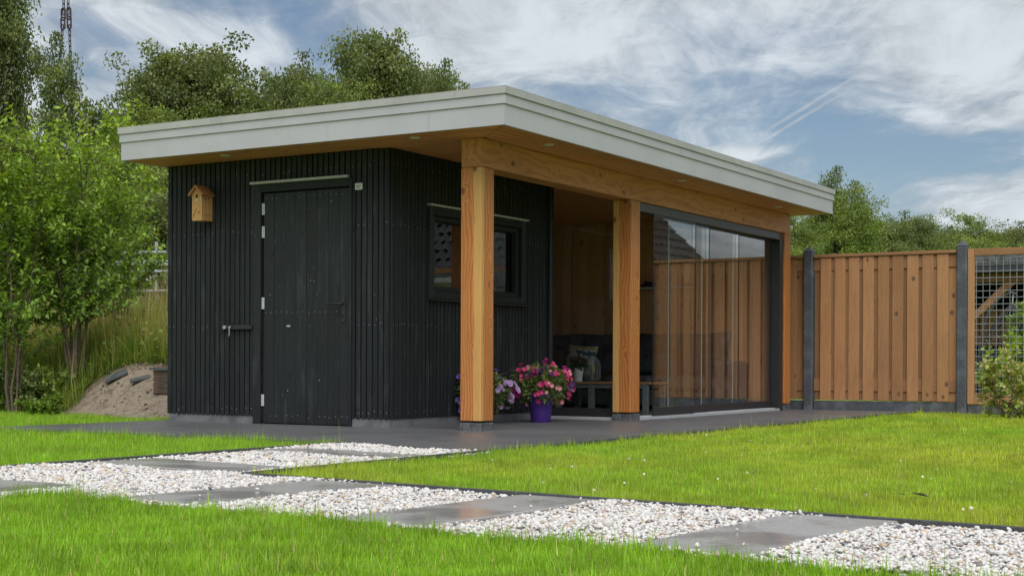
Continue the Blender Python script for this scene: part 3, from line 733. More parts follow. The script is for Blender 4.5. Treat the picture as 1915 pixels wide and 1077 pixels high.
m = MB(); m.poly(disc(-.004, -D_-.0012, H_-.02, .016)[::-1]); solid('entrance_hole', m, M['dark_in'], bb, (bx, by, bz))
m = MB(); m.tube([(-.004, -D_, H_-.055), (-.004, -D_-.003, H_-.055)], .011, 12); solid('metal_badge', m, M['steel'], bb, (bx, by, bz))
m = MB()
for pts in ([(-.042, .03), (-.038, .05), (-.025, .075), (-.02, .095)], [(-.035, .045), (-.046, .06)], [(.01, .06), (.03, .085), (.035, .07)], [(-.02, .09), (-.005, .11)]):
    m.tube([(a, -D_-.0008, b_) for a, b_ in pts], .0022, 5)
for (ya, za) in ((-.10, .20), (-.055, .205)): m.tube([(hw, ya, za), (hw+.0015, ya, za)], .007, 10)
m.tube([(hw+.0008, -.11, .05), (hw+.0008, -.085, .055), (hw+.0008, -.075, .035)], .002, 5); m.tube([(hw+.0008, -.06, .055), (hw+.0008, -.03, .05)], .002, 5)
solid('burnt_marks', m, M['dark_in'], bb, (bx, by, bz))
c0, c1 = on(665, 343, 1, YW), on(679, 355, 1, YW)
pq = tag(link('plaque', MB().box(-.04, .04, -.012, 0, -.03, .03, .004).mesh('plaque', M['plaque']), None, ((c0[0]+c1[0])/2, YW-.001, (c0[2]+c1[2])/2)), 'small cream plaque on the black wall beside the door', 'plaque')
for k in range(2):
    m = MB(); m.box(-.026, .026-.01*k, -.0135, -.0122, .004-.016*k, .009-.016*k); link('lettering', m.mesh('lettering', M['wicker']), pq, WP[pq.name])

# ================================================================== lounge furniture
def cushion_mesh(name, lx, ly, t, m_, n=14, pinch=.5):
    V, F = [], []
    for sd in (1, -1):
        for j in range(n+1):
            for i in range(n+1):
                u_, v_ = i/n*2-1, j/n*2-1
                k = max(0, (1-abs(u_)**3.2)*(1-abs(v_)**3.2))**.5
                sh = 1-.10*pinch*(1-(abs(u_)*abs(v_))**1.5)*(abs(u_)**6*(1-v_*v_)+abs(v_)**6*(1-u_*u_))
                V.append((u_*lx/2*sh, sd*(t/2*k+.004+.006*math.sin(5*u_+3*v_)*k), v_*ly/2*sh))
        b_ = 0 if sd == 1 else (n+1)**2
        for j in range(n):
            for i in range(n):
                q4 = (b_+j*(n+1)+i, b_+j*(n+1)+i+1, b_+(j+1)*(n+1)+i+1, b_+(j+1)*(n+1)+i)
                F.append(q4[::-1] if sd == 1 else q4)
    return np_mesh(name, V, F, m_, None, True)
sofa = thing('sofa', 'long black lounge sofa against the wooden wall inside the glass', 'sofa', (-2.0, 6.5, 0))
bar('base', sofa, -3.40, -.62, 5.98, 6.93, .05, .24, M['sofa'], .02)
for i in range(4): bar('leg', sofa, -3.3+i*.86, -3.24+i*.86, 6.02, 6.08, 0, .05, M['iron'], .002)
for i in range(4): bar('seat_cushion', sofa, -3.39+i*.69, -2.705+i*.69, 5.95, 6.70, .242, .42, M['sofa'], .05)
for i in range(4):
    o = link('back_cushion', cushion_mesh('back_cushion', .70, .56, .22, M['sofa']), sofa, (-3.05+i*.69, 6.78, .675)); o.rotation_euler = (R(-9), R(random.uniform(-2, 2)), 0)
bar('arm', sofa, -.61, -.44, 5.97, 6.93, .05, .60, M['sofa'], .04)
def cushion_print(name):
    m_, q = mat(name); v = q.n('ShaderNodeTexCoord').outputs['Object']; x = q.xyz(v)
    wob = q.m('MULTIPLY', q.m('SUBTRACT', q.noise(v, 9., 3, .5), .5), .09); z = q.m('ADD', x[2], wob)
    dash = q.m('GREATER_THAN', q.noise(q.vec(q.m('MULTIPLY', x[0], 11.), 0., q.m('MULTIPLY', x[2], 6.)), 1., 1, .5), .46)
    def band(c, h): return q.m('MULTIPLY', q.m('LESS_THAN', q.m('ABSOLUTE', q.m('SUBTRACT', z, c)), h), dash)
    col = q.mix(band(.15, .022), (.60, .62, .63), (.55, .46, .10)); col = q.mix(band(.085, .026), col, (.06, .13, .18))
    col = q.mix(band(.02, .02), col, (.28, .36, .42)); col = q.mix(band(-.05, .03), col, (.55, .45, .10)); col = q.mix(band(-.12, .026), col, (.30, .38, .43))
    finish(q, col, .8); return m_
cm = cushion_mesh('throw_cushion', .46, .40, .15, cushion_print('cushion_print'))
cp = on(1086, 668, 1, 6.46)
o = tag(link('throw_cushion', cm, None, (cp[0], 6.46, .60)), 'white throw cushion with yellow and blue bands on the dark sofa', 'cushion'); o.rotation_euler = (R(-16), R(3), R(-8))
o = tag(link('throw_cushion', cushion_mesh('throw_cushion', .42, .36, .15, speckled('olive_fabric', (.055, .045, .03), (.08, .065, .045), 60, .9)), None, (cp[0]-.36, 6.50, .57)), 'plain olive brown cushion beside the patterned one', 'cushion'); o.rotation_euler = (R(-15), R(-3), R(9))
# low table
tp = at(1098.6, 714, 16.8); TA = .13
tb = thing('coffee_table', 'low coffee table with wooden top and grey metal legs', 'table', (tp[0], tp[1], 0), rot=(0, 0, TA))
TH = float(tp[2])
def lbar(name, parent, x0, x1, y0, y1, z0, z1, m_, bev=.002):
    c_ = Vector(((x0+x1)/2, (y0+y1)/2, (z0+z1)/2)); o_ = bpy.data.objects.new(name, MB().box(x0-c_.x, x1-c_.x, y0-c_.y, y1-c_.y, z0-c_.z, z1-c_.z, bev).mesh(name, m_))
    COL.objects.link(o_); o_.parent = parent; o_.location = c_; return o_
for k in range(6): lbar('top_slat', tb, -.42, .74, k*.117, k*.117+.113, TH-.022, TH, M['teak'], .003)
for lx in (.005, .655):
    for ly in (.01, .63): lbar('leg', tb, lx, lx+.062, ly, ly+.06, 0, TH-.024, M['grey_frame'], .003)
for ly in (.01, .63): lbar('leg', tb, -.40, -.338, ly, ly+.06, 0, TH-.024, M['grey_frame'], .003)
lbar('apron', tb, -.337, .653, .02, .05, TH-.07, TH-.025, M['grey_frame'], .002)
lbar('apron', tb, -.337, .653, .645, .68, TH-.07, TH-.025, M['grey_frame'], .002)
def leaves_ball(n, c, r_, size, cols, squash=.8, up=.35, bias=.5):
    dv = rng.normal(size=(n, 3)); dv /= np.linalg.norm(dv, axis=1, keepdims=True)
    rad = (rng.random(n)**bias)[:, None]; P = np.array(c)+dv*rad*np.array(r_)
    di = dv+rng.normal(0, .55, (n, 3))+np.array([0, 0, up]); T = np.array(cols)[rng.integers(0, len(cols), n)]*(.7+.6*rng.random((n, 1)))
    return scatter(LEAF_V, LEAF_F, P, frame_from(di, rng.normal(0, .7, n)), size*(.6+.8*rng.random(n)), T)
def flower_mesh(name, c1, c2, r_=.03, n=10):
    V = [(0, 0, -r_*.45)]; T = [c2]
    for k in range(n): a = 2*math.pi*k/n; V.append((math.cos(a)*r_*.45, math.sin(a)*r_*.45, -r_*.02)); T.append(tuple(.55*p+.45*q_ for p, q_ in zip(c1, c2)))
    for k in range(n): a = 2*math.pi*k/n; rr = r_*(1.0 if k % 2 else .84); V.append((math.cos(a)*rr, math.sin(a)*rr, r_*(.06 if k % 2 else .16))); T.append(c1)
    F = [(0, 1+k, 1+(k+1) % n) for k in range(n)]
    for k in range(n):
        k2 = (k+1) % n; F += [(1+k, 1+n+k, 1+n+k2), (1+k, 1+n+k2, 1+k2)]
    return np_mesh(name, V, F, M['petal'], np.array(T), True)
# things on the table
wp = Vector((*at(1081, 712, 17.1)[:2], TH))
pt = thing('potted_plant', 'white pot with small pink flowering plant on the coffee table', 'plant', wp)
m = MB().lathe([(0, 0), (.045, 0), (.048, .004), (.066, .150), (.067, .156), (.061, .156), (.057, .13), (0, .13)], 28); solid('pot', m, M['white_pot'], pt, wp, True)
V, F, T = leaves_ball(420, (0, 0, .20), (.095, .095, .075), .045, [(.07, .13, .025), (.10, .17, .03), (.05, .09, .02)])
link('foliage', np_mesh('foliage', V, F, M['leaf'], T), pt, wp)
fm = flower_mesh('flower', (.55, .06, .14), (.5, .2, .2), .02)
for (fx, fy, fz) in ((-.05, -.05, .27), (-.03, -.07, .26), (.06, -.08, .24), (.085, -.03, .215), (.0, -.06, .285), (-.085, -.04, .19)):
    link('flower', fm, pt, wp+Vector((fx, fy, fz)), (R(-50), R(random.uniform(-30, 30)), 0))
lp = Vector((*at(1107.5, 711, 17.12)[:2], TH)); LR, LH = .097, .31
ln = thing('lantern', 'grey wire lantern holding a yellow candle on the coffee table', 'lantern', lp)
m = MB()
def prof(z): return LR*min(1, (max(z, 0)/.05)**.4*.9+.1, (max(LH-z, 0)/.11)**.5)
for k in range(14):
    a = 2*math.pi*k/14; m.tube([(prof(z)*math.cos(a), prof(z)*math.sin(a), z) for z in np.linspace(.003, LH-.002, 12)], .0022, 4, False)
solid('wire_ribs', m, M['lantern'], ln, lp)
m = MB()
for z in np.linspace(.012, LH-.02, 24): m.tube([(prof(z)*math.cos(a), prof(z)*math.sin(a), z) for a in np.linspace(0, 6.2832, 19)], .0022, 4, False)
solid('wire_hoops', m, M['lantern'], ln, lp)
m = MB().lathe([(0, .002), (.045, .002), (.045, .012), (0, .012)], 18); solid('base', m, M['lantern'], ln, lp)
m = MB().lathe([(0, .10), (.034, .10), (.034, .19), (.02, .195), (0, .193)], 18); solid('candle', m, M['candle'], ln, lp, True)
m = MB().lathe([(0, .013), (.02, .013), (.02, .098), (.038, .099), (.0, .0995)], 14); solid('candle_holder', m, M['lantern'], ln, lp)
# shelf
s0, s1 = on(1190, 545, 1, 6.9), on(1296, 537, 1, 6.9)
sh = tag(bar('wall_shelf', None, s0[0], s1[0], 6.76, 6.962, 1.515, 1.54, M['sill'], .003), 'narrow pale shelf on the wooden lounge wall', 'shelf')
c = on(1216, 535, 1, 6.86); V, F = ico(2)
np_v = V*np.array([.11, .05, .05])*(1+.25*np.sin(V[:, :1]*5+V[:, 2:]*4)); np_v[:, 2] = np.maximum(np_v[:, 2], -.03)
tag(link('cap', np_mesh('cap', np_v, F, M['iron'], None, True), None, (c[0], 6.84, 1.568)), 'dark crumpled cap lying on the lounge shelf', 'cap')

# ================================================================== petunias
def petunia(pos, pot, label, cols, nfl, rx, rz, zc, seed, leafn=1300, bias_right=None):
    r_ = np.random.default_rng(seed); P0 = Vector(pos)
    t = thing('potted_petunia', label, 'flowers', P0)
    m = MB().lathe([(0, 0), (.088, 0), (.092, .006), (.118, .22), (.119, .228), (.130, .232), (.131, .262), (.124, .262), (.118, .24), (0, .235)], 32)
    solid('pot', m, pot, t, P0, True)
    V, F, T = leaves_ball(leafn, (0, 0, zc), (rx*.92, rx*.85, rz), .042, [(.13, .21, .05), (.19, .27, .07), (.10, .16, .05), (.24, .28, .10)], bias=.42)
    keep = np.ones(len(V)//4, bool); c_ = V.reshape(-1, 4, 3).mean(1)
    keep &= ~((np.hypot(c_[:, 0], c_[:, 1]) < .135) & (c_[:, 2] < .25)); keep &= c_[:, 2] > .02
    idx = np.where(keep)[0]; V = V.reshape(-1, 4, 3)[idx].reshape(-1, 3); T = T.reshape(-1, 4, 3)[idx].reshape(-1, 3)
    F = (LEAF_F[None]+(np.arange(len(idx))*4)[:, None, None]).reshape(-1, 3)
    link('foliage', np_mesh('foliage', V, F, M['leaf'], T), t, P0)
    m = MB()
    for _ in range(46):
        a = r_.uniform(0, 6.28); rr = rx*r_.uniform(.5, 1.); z = zc+rz*r_.uniform(-.9, .95)
        m.tube([(0.05*math.cos(a), .05*math.sin(a), .24), (rr*.55*math.cos(a), rr*.55*math.sin(a), .3+max(0, z-.3)*.8), (rr*math.cos(a), rr*math.sin(a), z)], [.004, .003, .002], 5, False)
    solid('stems', m, M['bark'], t, P0)
    ms = [flower_mesh('flower', c1, c2, sz) for (c1, c2, sz, wgt) in cols]; wg = np.array([c_[3] for c_ in cols], float); wg /= wg.sum()
    k = 0
    while k < nfl:
        dv = Vector(r_.normal(size=3)).normalized()
        if dv.dot(Vector((.5, -.85, .12))) < -.25: continue
        p = Vector((dv.x*rx, dv.y*rx*.93, dv.z*rz))*r_.uniform(.92, 1.12); p.z += zc
        if p.z < .06 or (math.hypot(p.x, p.y) < .15 and p.z < .22): continue
        fd = (dv*1.0+Vector((.35, -.6, .25))+Vector(r_.normal(0, .3, 3))).normalized()
        cl_ = 0
        ci = r_.choice(len(ms), p=wg) if bias_right is None else bias_right(p, r_)
        for j in range(r_.integers(1, 4)):
            if k >= nfl: break
            o_ = link('flower', ms[ci], t, P0+p+Vector(r_.normal(0, .022, 3) if j else (0, 0, 0))); o_.rotation_mode = 'QUATERNION'
            o_.rotation_quaternion = fd.to_track_quat('Z', 'Y') @ Quaternion((0, 0, 1), r_.uniform(0, 6)); s_ = r_.uniform(.8, 1.25); o_.scale = (s_, s_, s_); k += 1
    return t
pp = gp(1011, 789)
petunia((pp[0], pp[1], 0), M['purple'], 'purple pot of pink and magenta petunias on the terrace', [((.62, .03, .20), (.75, .12, .22), .025, 4), ((.60, .16, .24), (.8, .55, .45), .023, 4), ((.30, .012, .14), (.12, .01, .06), .025, 2), ((.10, .03, .16), (.05, .01, .07), .023, 1.)], 120, .32, .19, .345, 5, 1700)
pp2 = gp(898, 791.5)
petunia((pp2[0]-.02, pp2[1]+.03, 0), M['iron'], 'violet and lavender petunias half hidden behind the corner post', [((.22, .10, .50), (.05, .02, .12), .026, 3), ((.50, .36, .62), (.42, .2, .5), .026, 3)], 78, .325, .20, .29, 9, 1200,
        lambda p, r_: (0 if p.x+.3*p.y < .05 or p.z > .40 else 1))

# ================================================================== fence
FY = 7.5
def concrete_post(x, label):
    m = MB(); h = 2.0; a = .06
    m.box(-a, a, -a, a, -.2, h-.03, .012)
    n = len(m.v); m.v += [(-a+.012, -a+.012, h-.032), (a-.012, -a+.012, h-.032), (a-.012, a-.012, h-.032), (-a+.012, a-.012, h-.032), (0, 0, h+.045)]
    m.v[n:n+4] = [(-a, -a, h-.03), (a, -a, h-.03), (a, a, h-.03), (-a, a, h-.03)]
    m.f += [(n, n+1, n+4), (n+1, n+2, n+4), (n+2, n+3, n+4), (n+3, n, n+4)]
    tag(solid('fence_post', m, M['fpost'], None, (x, FY, 0)), label, 'fence post', 'concrete posts of the garden fence')
def solid_panel(x0, x1, label, grp='wooden fence panels'):
    t = thing('wooden_fence', label, 'fence', (x0, FY, 0), grp)
    bar('base_plate', t, x0, x1, FY-.018, FY+.018, -.15, .115, M['fpost'], .004)
    n = 9; p_ = (x1-x0)/(n+.72)
    for i in range(n):                         # front boards
        c_ = x0+(i+.86)*p_+rng.uniform(-.004, .004)
        o_ = bar('board', t, c_-.068, c_+.068, FY-.031, FY-.013, .125, 1.885, M['fence'], .003); o_.rotation_euler = (0, rng.normal(0, .0012), 0)
    for i in range(n+1):                       # rear boards in the gaps
        c_ = x0+(i+.36)*p_; c_ = min(max(c_, x0+.06), x1-.06)
        w_ = .06
        bar('board', t, c_-w_, c_+w_, FY+.005, FY+.021, .125, 1.885, M['fence'], .003)
    for z in (.31, 1.80):
        bar('rail', t, x0+.001, x1-.001, FY-.0125, FY+.0045, z-.075, z+.075, M['fence_x'], .003)
    bar('top_rail', t, x0+.001, x1-.001, FY-.05, FY+.04, 1.888, 1.925, M['fence_x'], .004)
def mesh_panel(x0, x1, label):
    t = thing('mesh_fence', label, 'fence', (x0, FY, 0), 'wire mesh fence panels')
    bar('base_plate', t, x0, x1, FY-.018, FY+.018, -.15, .095, M['fpost'], .004)
    a = .075
    bar('frame_bar', t, x0, x0+a, FY-.03, FY+.03, .10, 1.93, M['fence'], .004); bar('frame_bar', t, x1-a, x1, FY-.03, FY+.03, .10, 1.93, M['fence'], .004)
    bar('frame_bar', t, x0+a+.001, x1-a-.001, FY-.03, FY+.03, 1.85, 1.93, M['fence_x'], .004); bar('frame_bar', t, x0+a+.001, x1-a-.001, FY-.03, FY+.03, .10, .18, M['fence_x'], .004)
    nx = int((x1-x0-2*a)/.077); nz = int(1.67/.077)
    for i in range(nx+1):
        x = x0+a+.02+i*.077; me = _cache.setdefault('wv', MB().tube([(0, 0, .17), (0, 0, 1.86)], .0032, 6).mesh('wire', M['wire'])); link('wire', me, t, (x, FY+.002, 0))
    me = MB().tube([(0, 0, 0), (x1-x0-2*a+.02, 0, 0)], .0032, 6).mesh('wire', M['wire'])
    for j in range(nz+1): link('wire', me, t, (x0+a-.01, FY-.004, .20+j*.077))
solid_panel(-1.78, .055, 'wooden fence panel mostly hidden behind the glazed lounge')
concrete_post(.12, 'dark concrete fence post next to the pavilion')
solid_panel(.185, 1.945, 'wooden fence panel of upright overlapping boards between two concrete posts', None)
concrete_post(2.01, 'dark concrete post between wooden panel and mesh panel')
mesh_panel(2.075, 3.87, 'wood framed wire mesh panel beside the concrete post')
concrete_post(3.94, 'dark concrete post at the far end of the mesh panel')
solid_panel(4.01, 5.84, 'wooden fence panel beyond the mesh panel')
concrete_post(5.91, 'dark concrete post at the outer end of the fence')

# neighbour's open shelter seen through the mesh
sx, sy = 1.0, 12.3
ps = thing('garden_shelter', 'dark flat roofed neighbour shelter with timber beam seen through mesh', 'shelter', (sx+2, sy, 0))
bar('roof', ps, sx-1.4, sx+4.4, sy-.25, sy+3.2, 1.93, 2.16, M['shelter_roof'], .01); bar('roof_edge', ps, sx-1.43, sx+4.43, sy-.28, sy-.252, 2.06, 2.18, M['foot'], .004)
bar('beam', ps, sx-1.3, sx+4.3, sy-.05, sy+.1, 1.80, 1.928, M['fence_x'], .005)
for x in (sx-1.25, sx+2.9):
    bar('post', ps, x, x+.15, sy-.03, sy+.11, 0, 1.80, M['fence'], .005)
for (xa, xb) in ((-.2, .52),):
    m = MB(); h_ = .065
    pr = [(sx+xa, 1.18), (sx+xa+.13, 1.18), (sx+xb+.08, 1.80), (sx+xb-.08, 1.80)]
    m.poly([(p[0], sy-.02, p[1]) for p in pr]); m.poly([(p[0], sy+.08, p[1]) for p in pr][::-1])
    for i in range(4):
        a, b_ = pr[i], pr[(i+1) % 4]; m.poly([(a[0], sy+.08, a[1]), (b_[0], sy+.08, b_[1]), (b_[0], sy-.02, b_[1]), (a[0], sy-.02, a[1])])
    solid('brace', m, M['fence_x'], ps)
bar('back_wall', ps, sx-1.3, sx+4.3, sy+3.05, sy+3.15, 0, 1.925, M['dark_in'], .004); bar('side_wall', ps, sx-1.3, sx-1.2, sy+.2, sy+3.04, 0, 1.925, M['dark_in'], .004)
for i in range(7): bar('balustrade_board', ps, sx-.75+i*.145, sx-.62+i*.145, sy+1.0, sy+1.03, .92, 1.40, M['fence'], .003)
bar('balustrade_rail', ps, sx-.8, sx+.35, sy+.96, sy+1.06, 1.402, 1.44, M['fence_x'], .003); bar('balustrade_rail', ps, sx-.8, sx+.35, sy+.96, sy+1.06, .87, .918, M['fence_x'], .003)
# hanging egg chair under the shelter
ep = at(1893, 640, 21.0); ep = Vector((ep[0], ep[1], 0))
eg = thing('hanging_egg_chair', 'grey wicker hanging egg chair on a curved steel stand under the shelter', 'chair', ep)
m = MB(); m.tube([(-.42+.5*math.cos(a), .1+.5*math.sin(a), .02) for a in np.linspace(.6, 5.7, 16)], .022, 8)
m.tube([(-.46, .1, .02), (-.50, .1, .5), (-.47, .1, .95), (-.36, .08, 1.3), (-.2, .04, 1.52), (-.02, 0, 1.60), (.05, 0, 1.58)], .020, 8); solid('stand', m, M['stand'], eg, ep)
m = MB(); EH = 1.12
def er(z): t_ = z/EH; return .42*math.sin(math.pi*min(1, t_*.92+.08)**.72)**.8+.012
for k in range(22):
    for tw in (1, -1):
        m.tube([(er(z)*math.cos(2*math.pi*k/22+tw*z*1.6), er(z)*math.sin(2*math.pi*k/22+tw*z*1.6), .32+z) for z in np.linspace(0, EH, 12)], .006, 4, False)
solid('basket', m, M['wicker'], eg, ep)
m = MB(); m.tube([(0, 0, 1.43), (.01, 0, 1.58)], .008, 6); solid('hanging_chain', m, M['steel'], eg, ep)
o_ = link('seat_cushion', cushion_mesh('seat_cushion', .6, .6, .2, M['sofa']), eg, ep+Vector((0, .05, .62))); o_.rotation_euler = (R(70), 0, 0)
tag(bar('planter_edge', None, 1.4, 3.2, 8.4, 8.46, -.04, .22, M['fence_x'], .005), 'low wooden planter edging behind the mesh panel', 'planter')

# ================================================================== plants
def tree_mesh(seed, H_, rx, rz, trunk_h, nclump, nleaf, leaf, cols, clump_r=.42, shell=.45, trunk_r=.14):
    """oak-like tree: limbs run to clumps of leaves spread unevenly through the crown"""
    global rng
    keep_rng = rng; rng = np.random.default_rng(seed); r_ = rng
    cz = trunk_h+(H_-trunk_h)*.52
    # lobes make the outline uneven
    lob = [(np.zeros(3), .72)]
    for k in range(11):
        dv = r_.normal(size=3); dv /= np.linalg.norm(dv); dv[2] = abs(dv[2])*(1 if k % 4 else -.6)
        lob.append((dv*r_.uniform(.45, .66)*np.array([rx, rx, rz]), r_.uniform(.30, .46)))
    C_ = []
    while len(C_) < nclump:
        lc, lr = lob[r_.integers(len(lob))]; dv = r_.normal(size=3); dv /= np.linalg.norm(dv)
        p = lc+dv*(r_.random()**shell)*lr*(1.0+.12*r_.normal())*np.array([rx, rx, rz])
        if p[2] > -rz*1.0: C_.append(p+np.array([0, 0, cz]))
    C_ = np.array(C_); C_[:, 2] = np.maximum(C_[:, 2], trunk_h*.6)
    m = MB(); lean = r_.normal(0, .15, 2)
    tp_ = [Vector((lean[0]*t_*t_, lean[1]*t_*t_, t_*H_*.82)) for t_ in np.linspace(0, 1, 7)]
    m.tube([p-Vector((0, 0, .3 if i == 0 else 0)) for i, p in enumerate(tp_)], list(np.linspace(trunk_r, trunk_r*.14, 7)), 8)
    for k in r_.choice(nclump, min(nclump, 46), replace=False):
        e_ = Vector(C_[k]); t_ = min(.92, max(.18, (e_.z-.35*math.hypot(e_.x, e_.y))/H_/.82)); i = min(5, int(t_*6)); s_ = tp_[i].lerp(tp_[i+1], t_*6-i)
        mid = s_.lerp(e_, .5)+Vector(r_.normal(0, .12, 3))+Vector((0, 0, -.1)); b0 = trunk_r*(.42-.25*t_)
        m.tube([s_, s_.lerp(mid, .6), mid.lerp(e_, .4), e_], [b0, b0*.7, b0*.45, b0*.15], 5, False)
    n = nclump*nleaf; ci = np.repeat(np.arange(nclump), nleaf)
    dv = r_.normal(size=(n, 3)); dv /= np.linalg.norm(dv, axis=1, keepdims=True)
    cr = clump_r*np.exp(r_.normal(0, .28, nclump))
    P = C_[ci]+dv*(r_.random((n, 1))**.5)*cr[ci][:, None]*np.array([1.15, 1.15, .72])
    di = dv*.7+r_.normal(0, .7, (n, 3))+np.array([0, 0, -.15])
    base = np.array(cols)[r_.integers(0, len(cols), nclump)]*(.72+.5*r_.random((nclump, 1)))
    T = base[ci]*(.75+.5*r_.random((n, 1)))
    V, F, T = scatter(LEAF_V*np.array([1.35, 1, 1]), LEAF_F, P, frame_from(di, r_.normal(0, 1, n)), leaf*(.65+.7*r_.random(n)), T)
    rng = keep_rng
    return m, np_mesh('crown', V, F, M['leaf'], T), (float(np.percentile(V[:, 2], 99.7)), float(2*np.percentile(np.hypot(V[:, 0], V[:, 1]), 96)))
OAK = [(.15, .195, .058), (.19, .235, .07), (.115, .155, .048), (.225, .255, .09)]
LIME = [(.21, .28, .06), (.26, .33, .075), (.165, .23, .055)]
TREES = {}
TREES['oak_a'] = tree_mesh(21, 9.0, 2.6, 3.0, 2.2, 300, 125, .088, OAK, .37)
TREES['oak_b'] = tree_mesh(22, 9.0, 2.2, 3.2, 2.0, 270, 125, .088, OAK, .35)
TREES['thin'] = tree_mesh(23, 9.0, 1.7, 3.1, 2.5, 140, 100, .09, OAK[:3], .31, .5, .09)
TREES['lime'] = tree_mesh(24, 9.0, 2.8, 3.2, 1.6, 300, 125, .085, LIME, .39)
_tm = {k: (v_[0].mesh('trunk', M['bark_dark'], True), v_[1]) for k, v_ in TREES.items()}
def tree(kind, px_, top, d_, wpx, label, zg=0., group='trees behind the garden', rz_=None):
    """a tree standing at depth d_, its top at pixel row `top`, scaled to its width in pixels"""
    p = at(px_, top, d_); h = p[2]-zg; s_ = h/TREES[kind][2][0]
    wid = wpx*d_/FPX/TREES[kind][2][1]
    t = thing('oak_tree' if kind != 'lime' else 'lime_tree', label, 'tree', (p[0], p[1], zg), group)
    t.scale = (wid, wid, s_); t.rotation_euler = (0, 0, random.uniform(0, 6.28) if rz_ is None else rz_)
    for nm, me in zip(('trunk', 'crown'), _tm[kind]):
        o_ = bpy.data.objects.new(nm, me); COL.objects.link(o_); o_.parent = t
LB = 'trees behind the pavilion'
tree('oak_a', -25, -60, 33, 205, 'tall dark oak at the left, rising above the lime shrubs', group=LB, rz_=.6)
tree('thin', 132, 70, 32, 130, 'thin airy oak with sky showing through, in line with the hanging chain', group=LB)
tree('oak_b', 250, 130, 36, 200, 'dark oak at the left shoulder of the round crowned oak', group=LB)
tree('oak_a', 375, 84, 36, 290, 'broad round crowned oak behind the left end of the pavilion roof', group=LB, rz_=2.2)
tree('lime', 330, 205, 33, 290, 'lower mid green tree in front of the broad oak', group=LB)
tree('oak_b', 480, 165, 38, 170, 'smaller oak between the two big oaks', group=LB)
tree('lime', 590, 150, 38, 170, 'yellowish green tree at the left of the tallest oak over the roof', group=LB)
tree('oak_a', 700, 64, 39, 230, 'tallest oak rising over the middle of the roof', group=LB, rz_=4.0)
tree('thin', 838, 122, 38, 120, 'slender oak top poking over the roof corner', group=LB)
tree('oak_b', 50, 215, 30, 240, 'dense dark tree filling behind the lime shrubs', group=LB)
tree('lime', 215, 250, 29, 220, 'mid green tree low behind the shrub and pavilion corner', group=LB)
tree('oak_b', -160, 40, 34, 280, 'dark oak at the outer left of the wood', group=LB)
tree('oak_b', 300, 330, 27, 190, 'low dark tree directly behind the pavilion corner', group=LB)
tree('oak_a', 552, 122, 40, 190, 'oak closing the treeline between the round crowned and the tallest oak', group=LB, rz_=1.4)
tree('lime', 470, 172, 36, 260, 'low mid green tree above the left half of the roof edge', group=LB, rz_=2.9)
tree('oak_a', 795, 128, 41, 170, 'oak just below the tallest one towards the roof corner', group=LB, rz_=5.1)
tree('lime', 640, 150, 37, 200, 'mid green tree in front of the tallest oak', group=LB, rz_=.9)
RB = 'trees beyond the fence'
tree('thin', 1572, 318, 50, 110, 'tall leafy tree by the roof end with uneven top', group=RB, rz_=1.)
tree('lime', 1560, 352, 49, 200, 'bushy green tree right beside the roof end', group=RB, rz_=.3)
tree('lime', 1490, 400, 46, 150, 'light green tree partly behind the last post', group=RB, rz_=2.)
tree('oak_b', 1640, 385, 54, 130, 'medium green tree next to the bushy one', group=RB)
tree('oak_a', 1705, 405, 60, 130, 'dark tree in the dip of the treeline', group=RB)
tree('oak_b', 1760, 412, 62, 130, 'dull green tree above the fence post', group=RB)
tree('lime', 1822, 400, 64, 160, 'rounded tree above the mesh panel', group=RB)
tree('oak_a', 1895, 425, 66, 150, 'low tree past the rounded one above the mesh panel', group=RB)
tree('oak_b', 1670, 438, 52, 170, 'low filling tree just over the wooden panel', group=RB)
tree('oak_a', 1960, 440, 66, 190, 'outermost low tree of the right treeline', group=RB)
tree('lime', 1790, 445, 54, 190, 'low light green tree over the second concrete post', group=RB)
tree('lime', 1900, 452, 55, 190, 'low light green tree behind the shelter roof', group=RB)
# a hedge mass closes the gaps far behind
def foliage_mass(name, pts, h, dep, n, leaf, cols, label):
    P = []
    for _ in range(n):
        k = rng.integers(len(pts)-1); t_ = rng.random(); p = np.array(pts[k])*(1-t_)+np.array(pts[k+1])*t_
        hh = h*(.75+.25*math.sin(p[0]*1.3)+.12*math.sin(p[0]*3.7+1))
        P.append((p[0]+rng.normal(0, dep*.4), p[1]+rng.normal(0, dep*.4), hh*rng.random()**.7))
    P = np.array(P); T = np.array(cols)[rng.integers(0, len(cols), n)]*(.6+.7*rng.random((n, 1)))
    V, F, T = scatter(LEAF_V*np.array([1.5, 1, 1]), LEAF_F, P, frame_from(rng.normal(size=(n, 3)), rng.normal(0, 1, n)), leaf*(.6+.8*rng.random(n)), T)
    tag(link(name, np_mesh(name, V, F, M['leaf'], T)), label, 'undergrowth', kind='stuff')
foliage_mass('undergrowth', [at(-250, 600, 36)[:2], at(100, 600, 36)[:2], at(420, 600, 37)[:2], at(900, 600, 40)[:2]], 3.6, 2.0, 22000, .2, OAK, 'dense dark undergrowth of the wood behind the pavilion')
foliage_mass('undergrowth', [at(1430, 600, 60)[:2], at(1700, 600, 66)[:2], at(2100, 600, 72)[:2]], 4.2, 2.0, 16000, .24, OAK+LIME, 'dark green undergrowth of the wood beyond the fence')

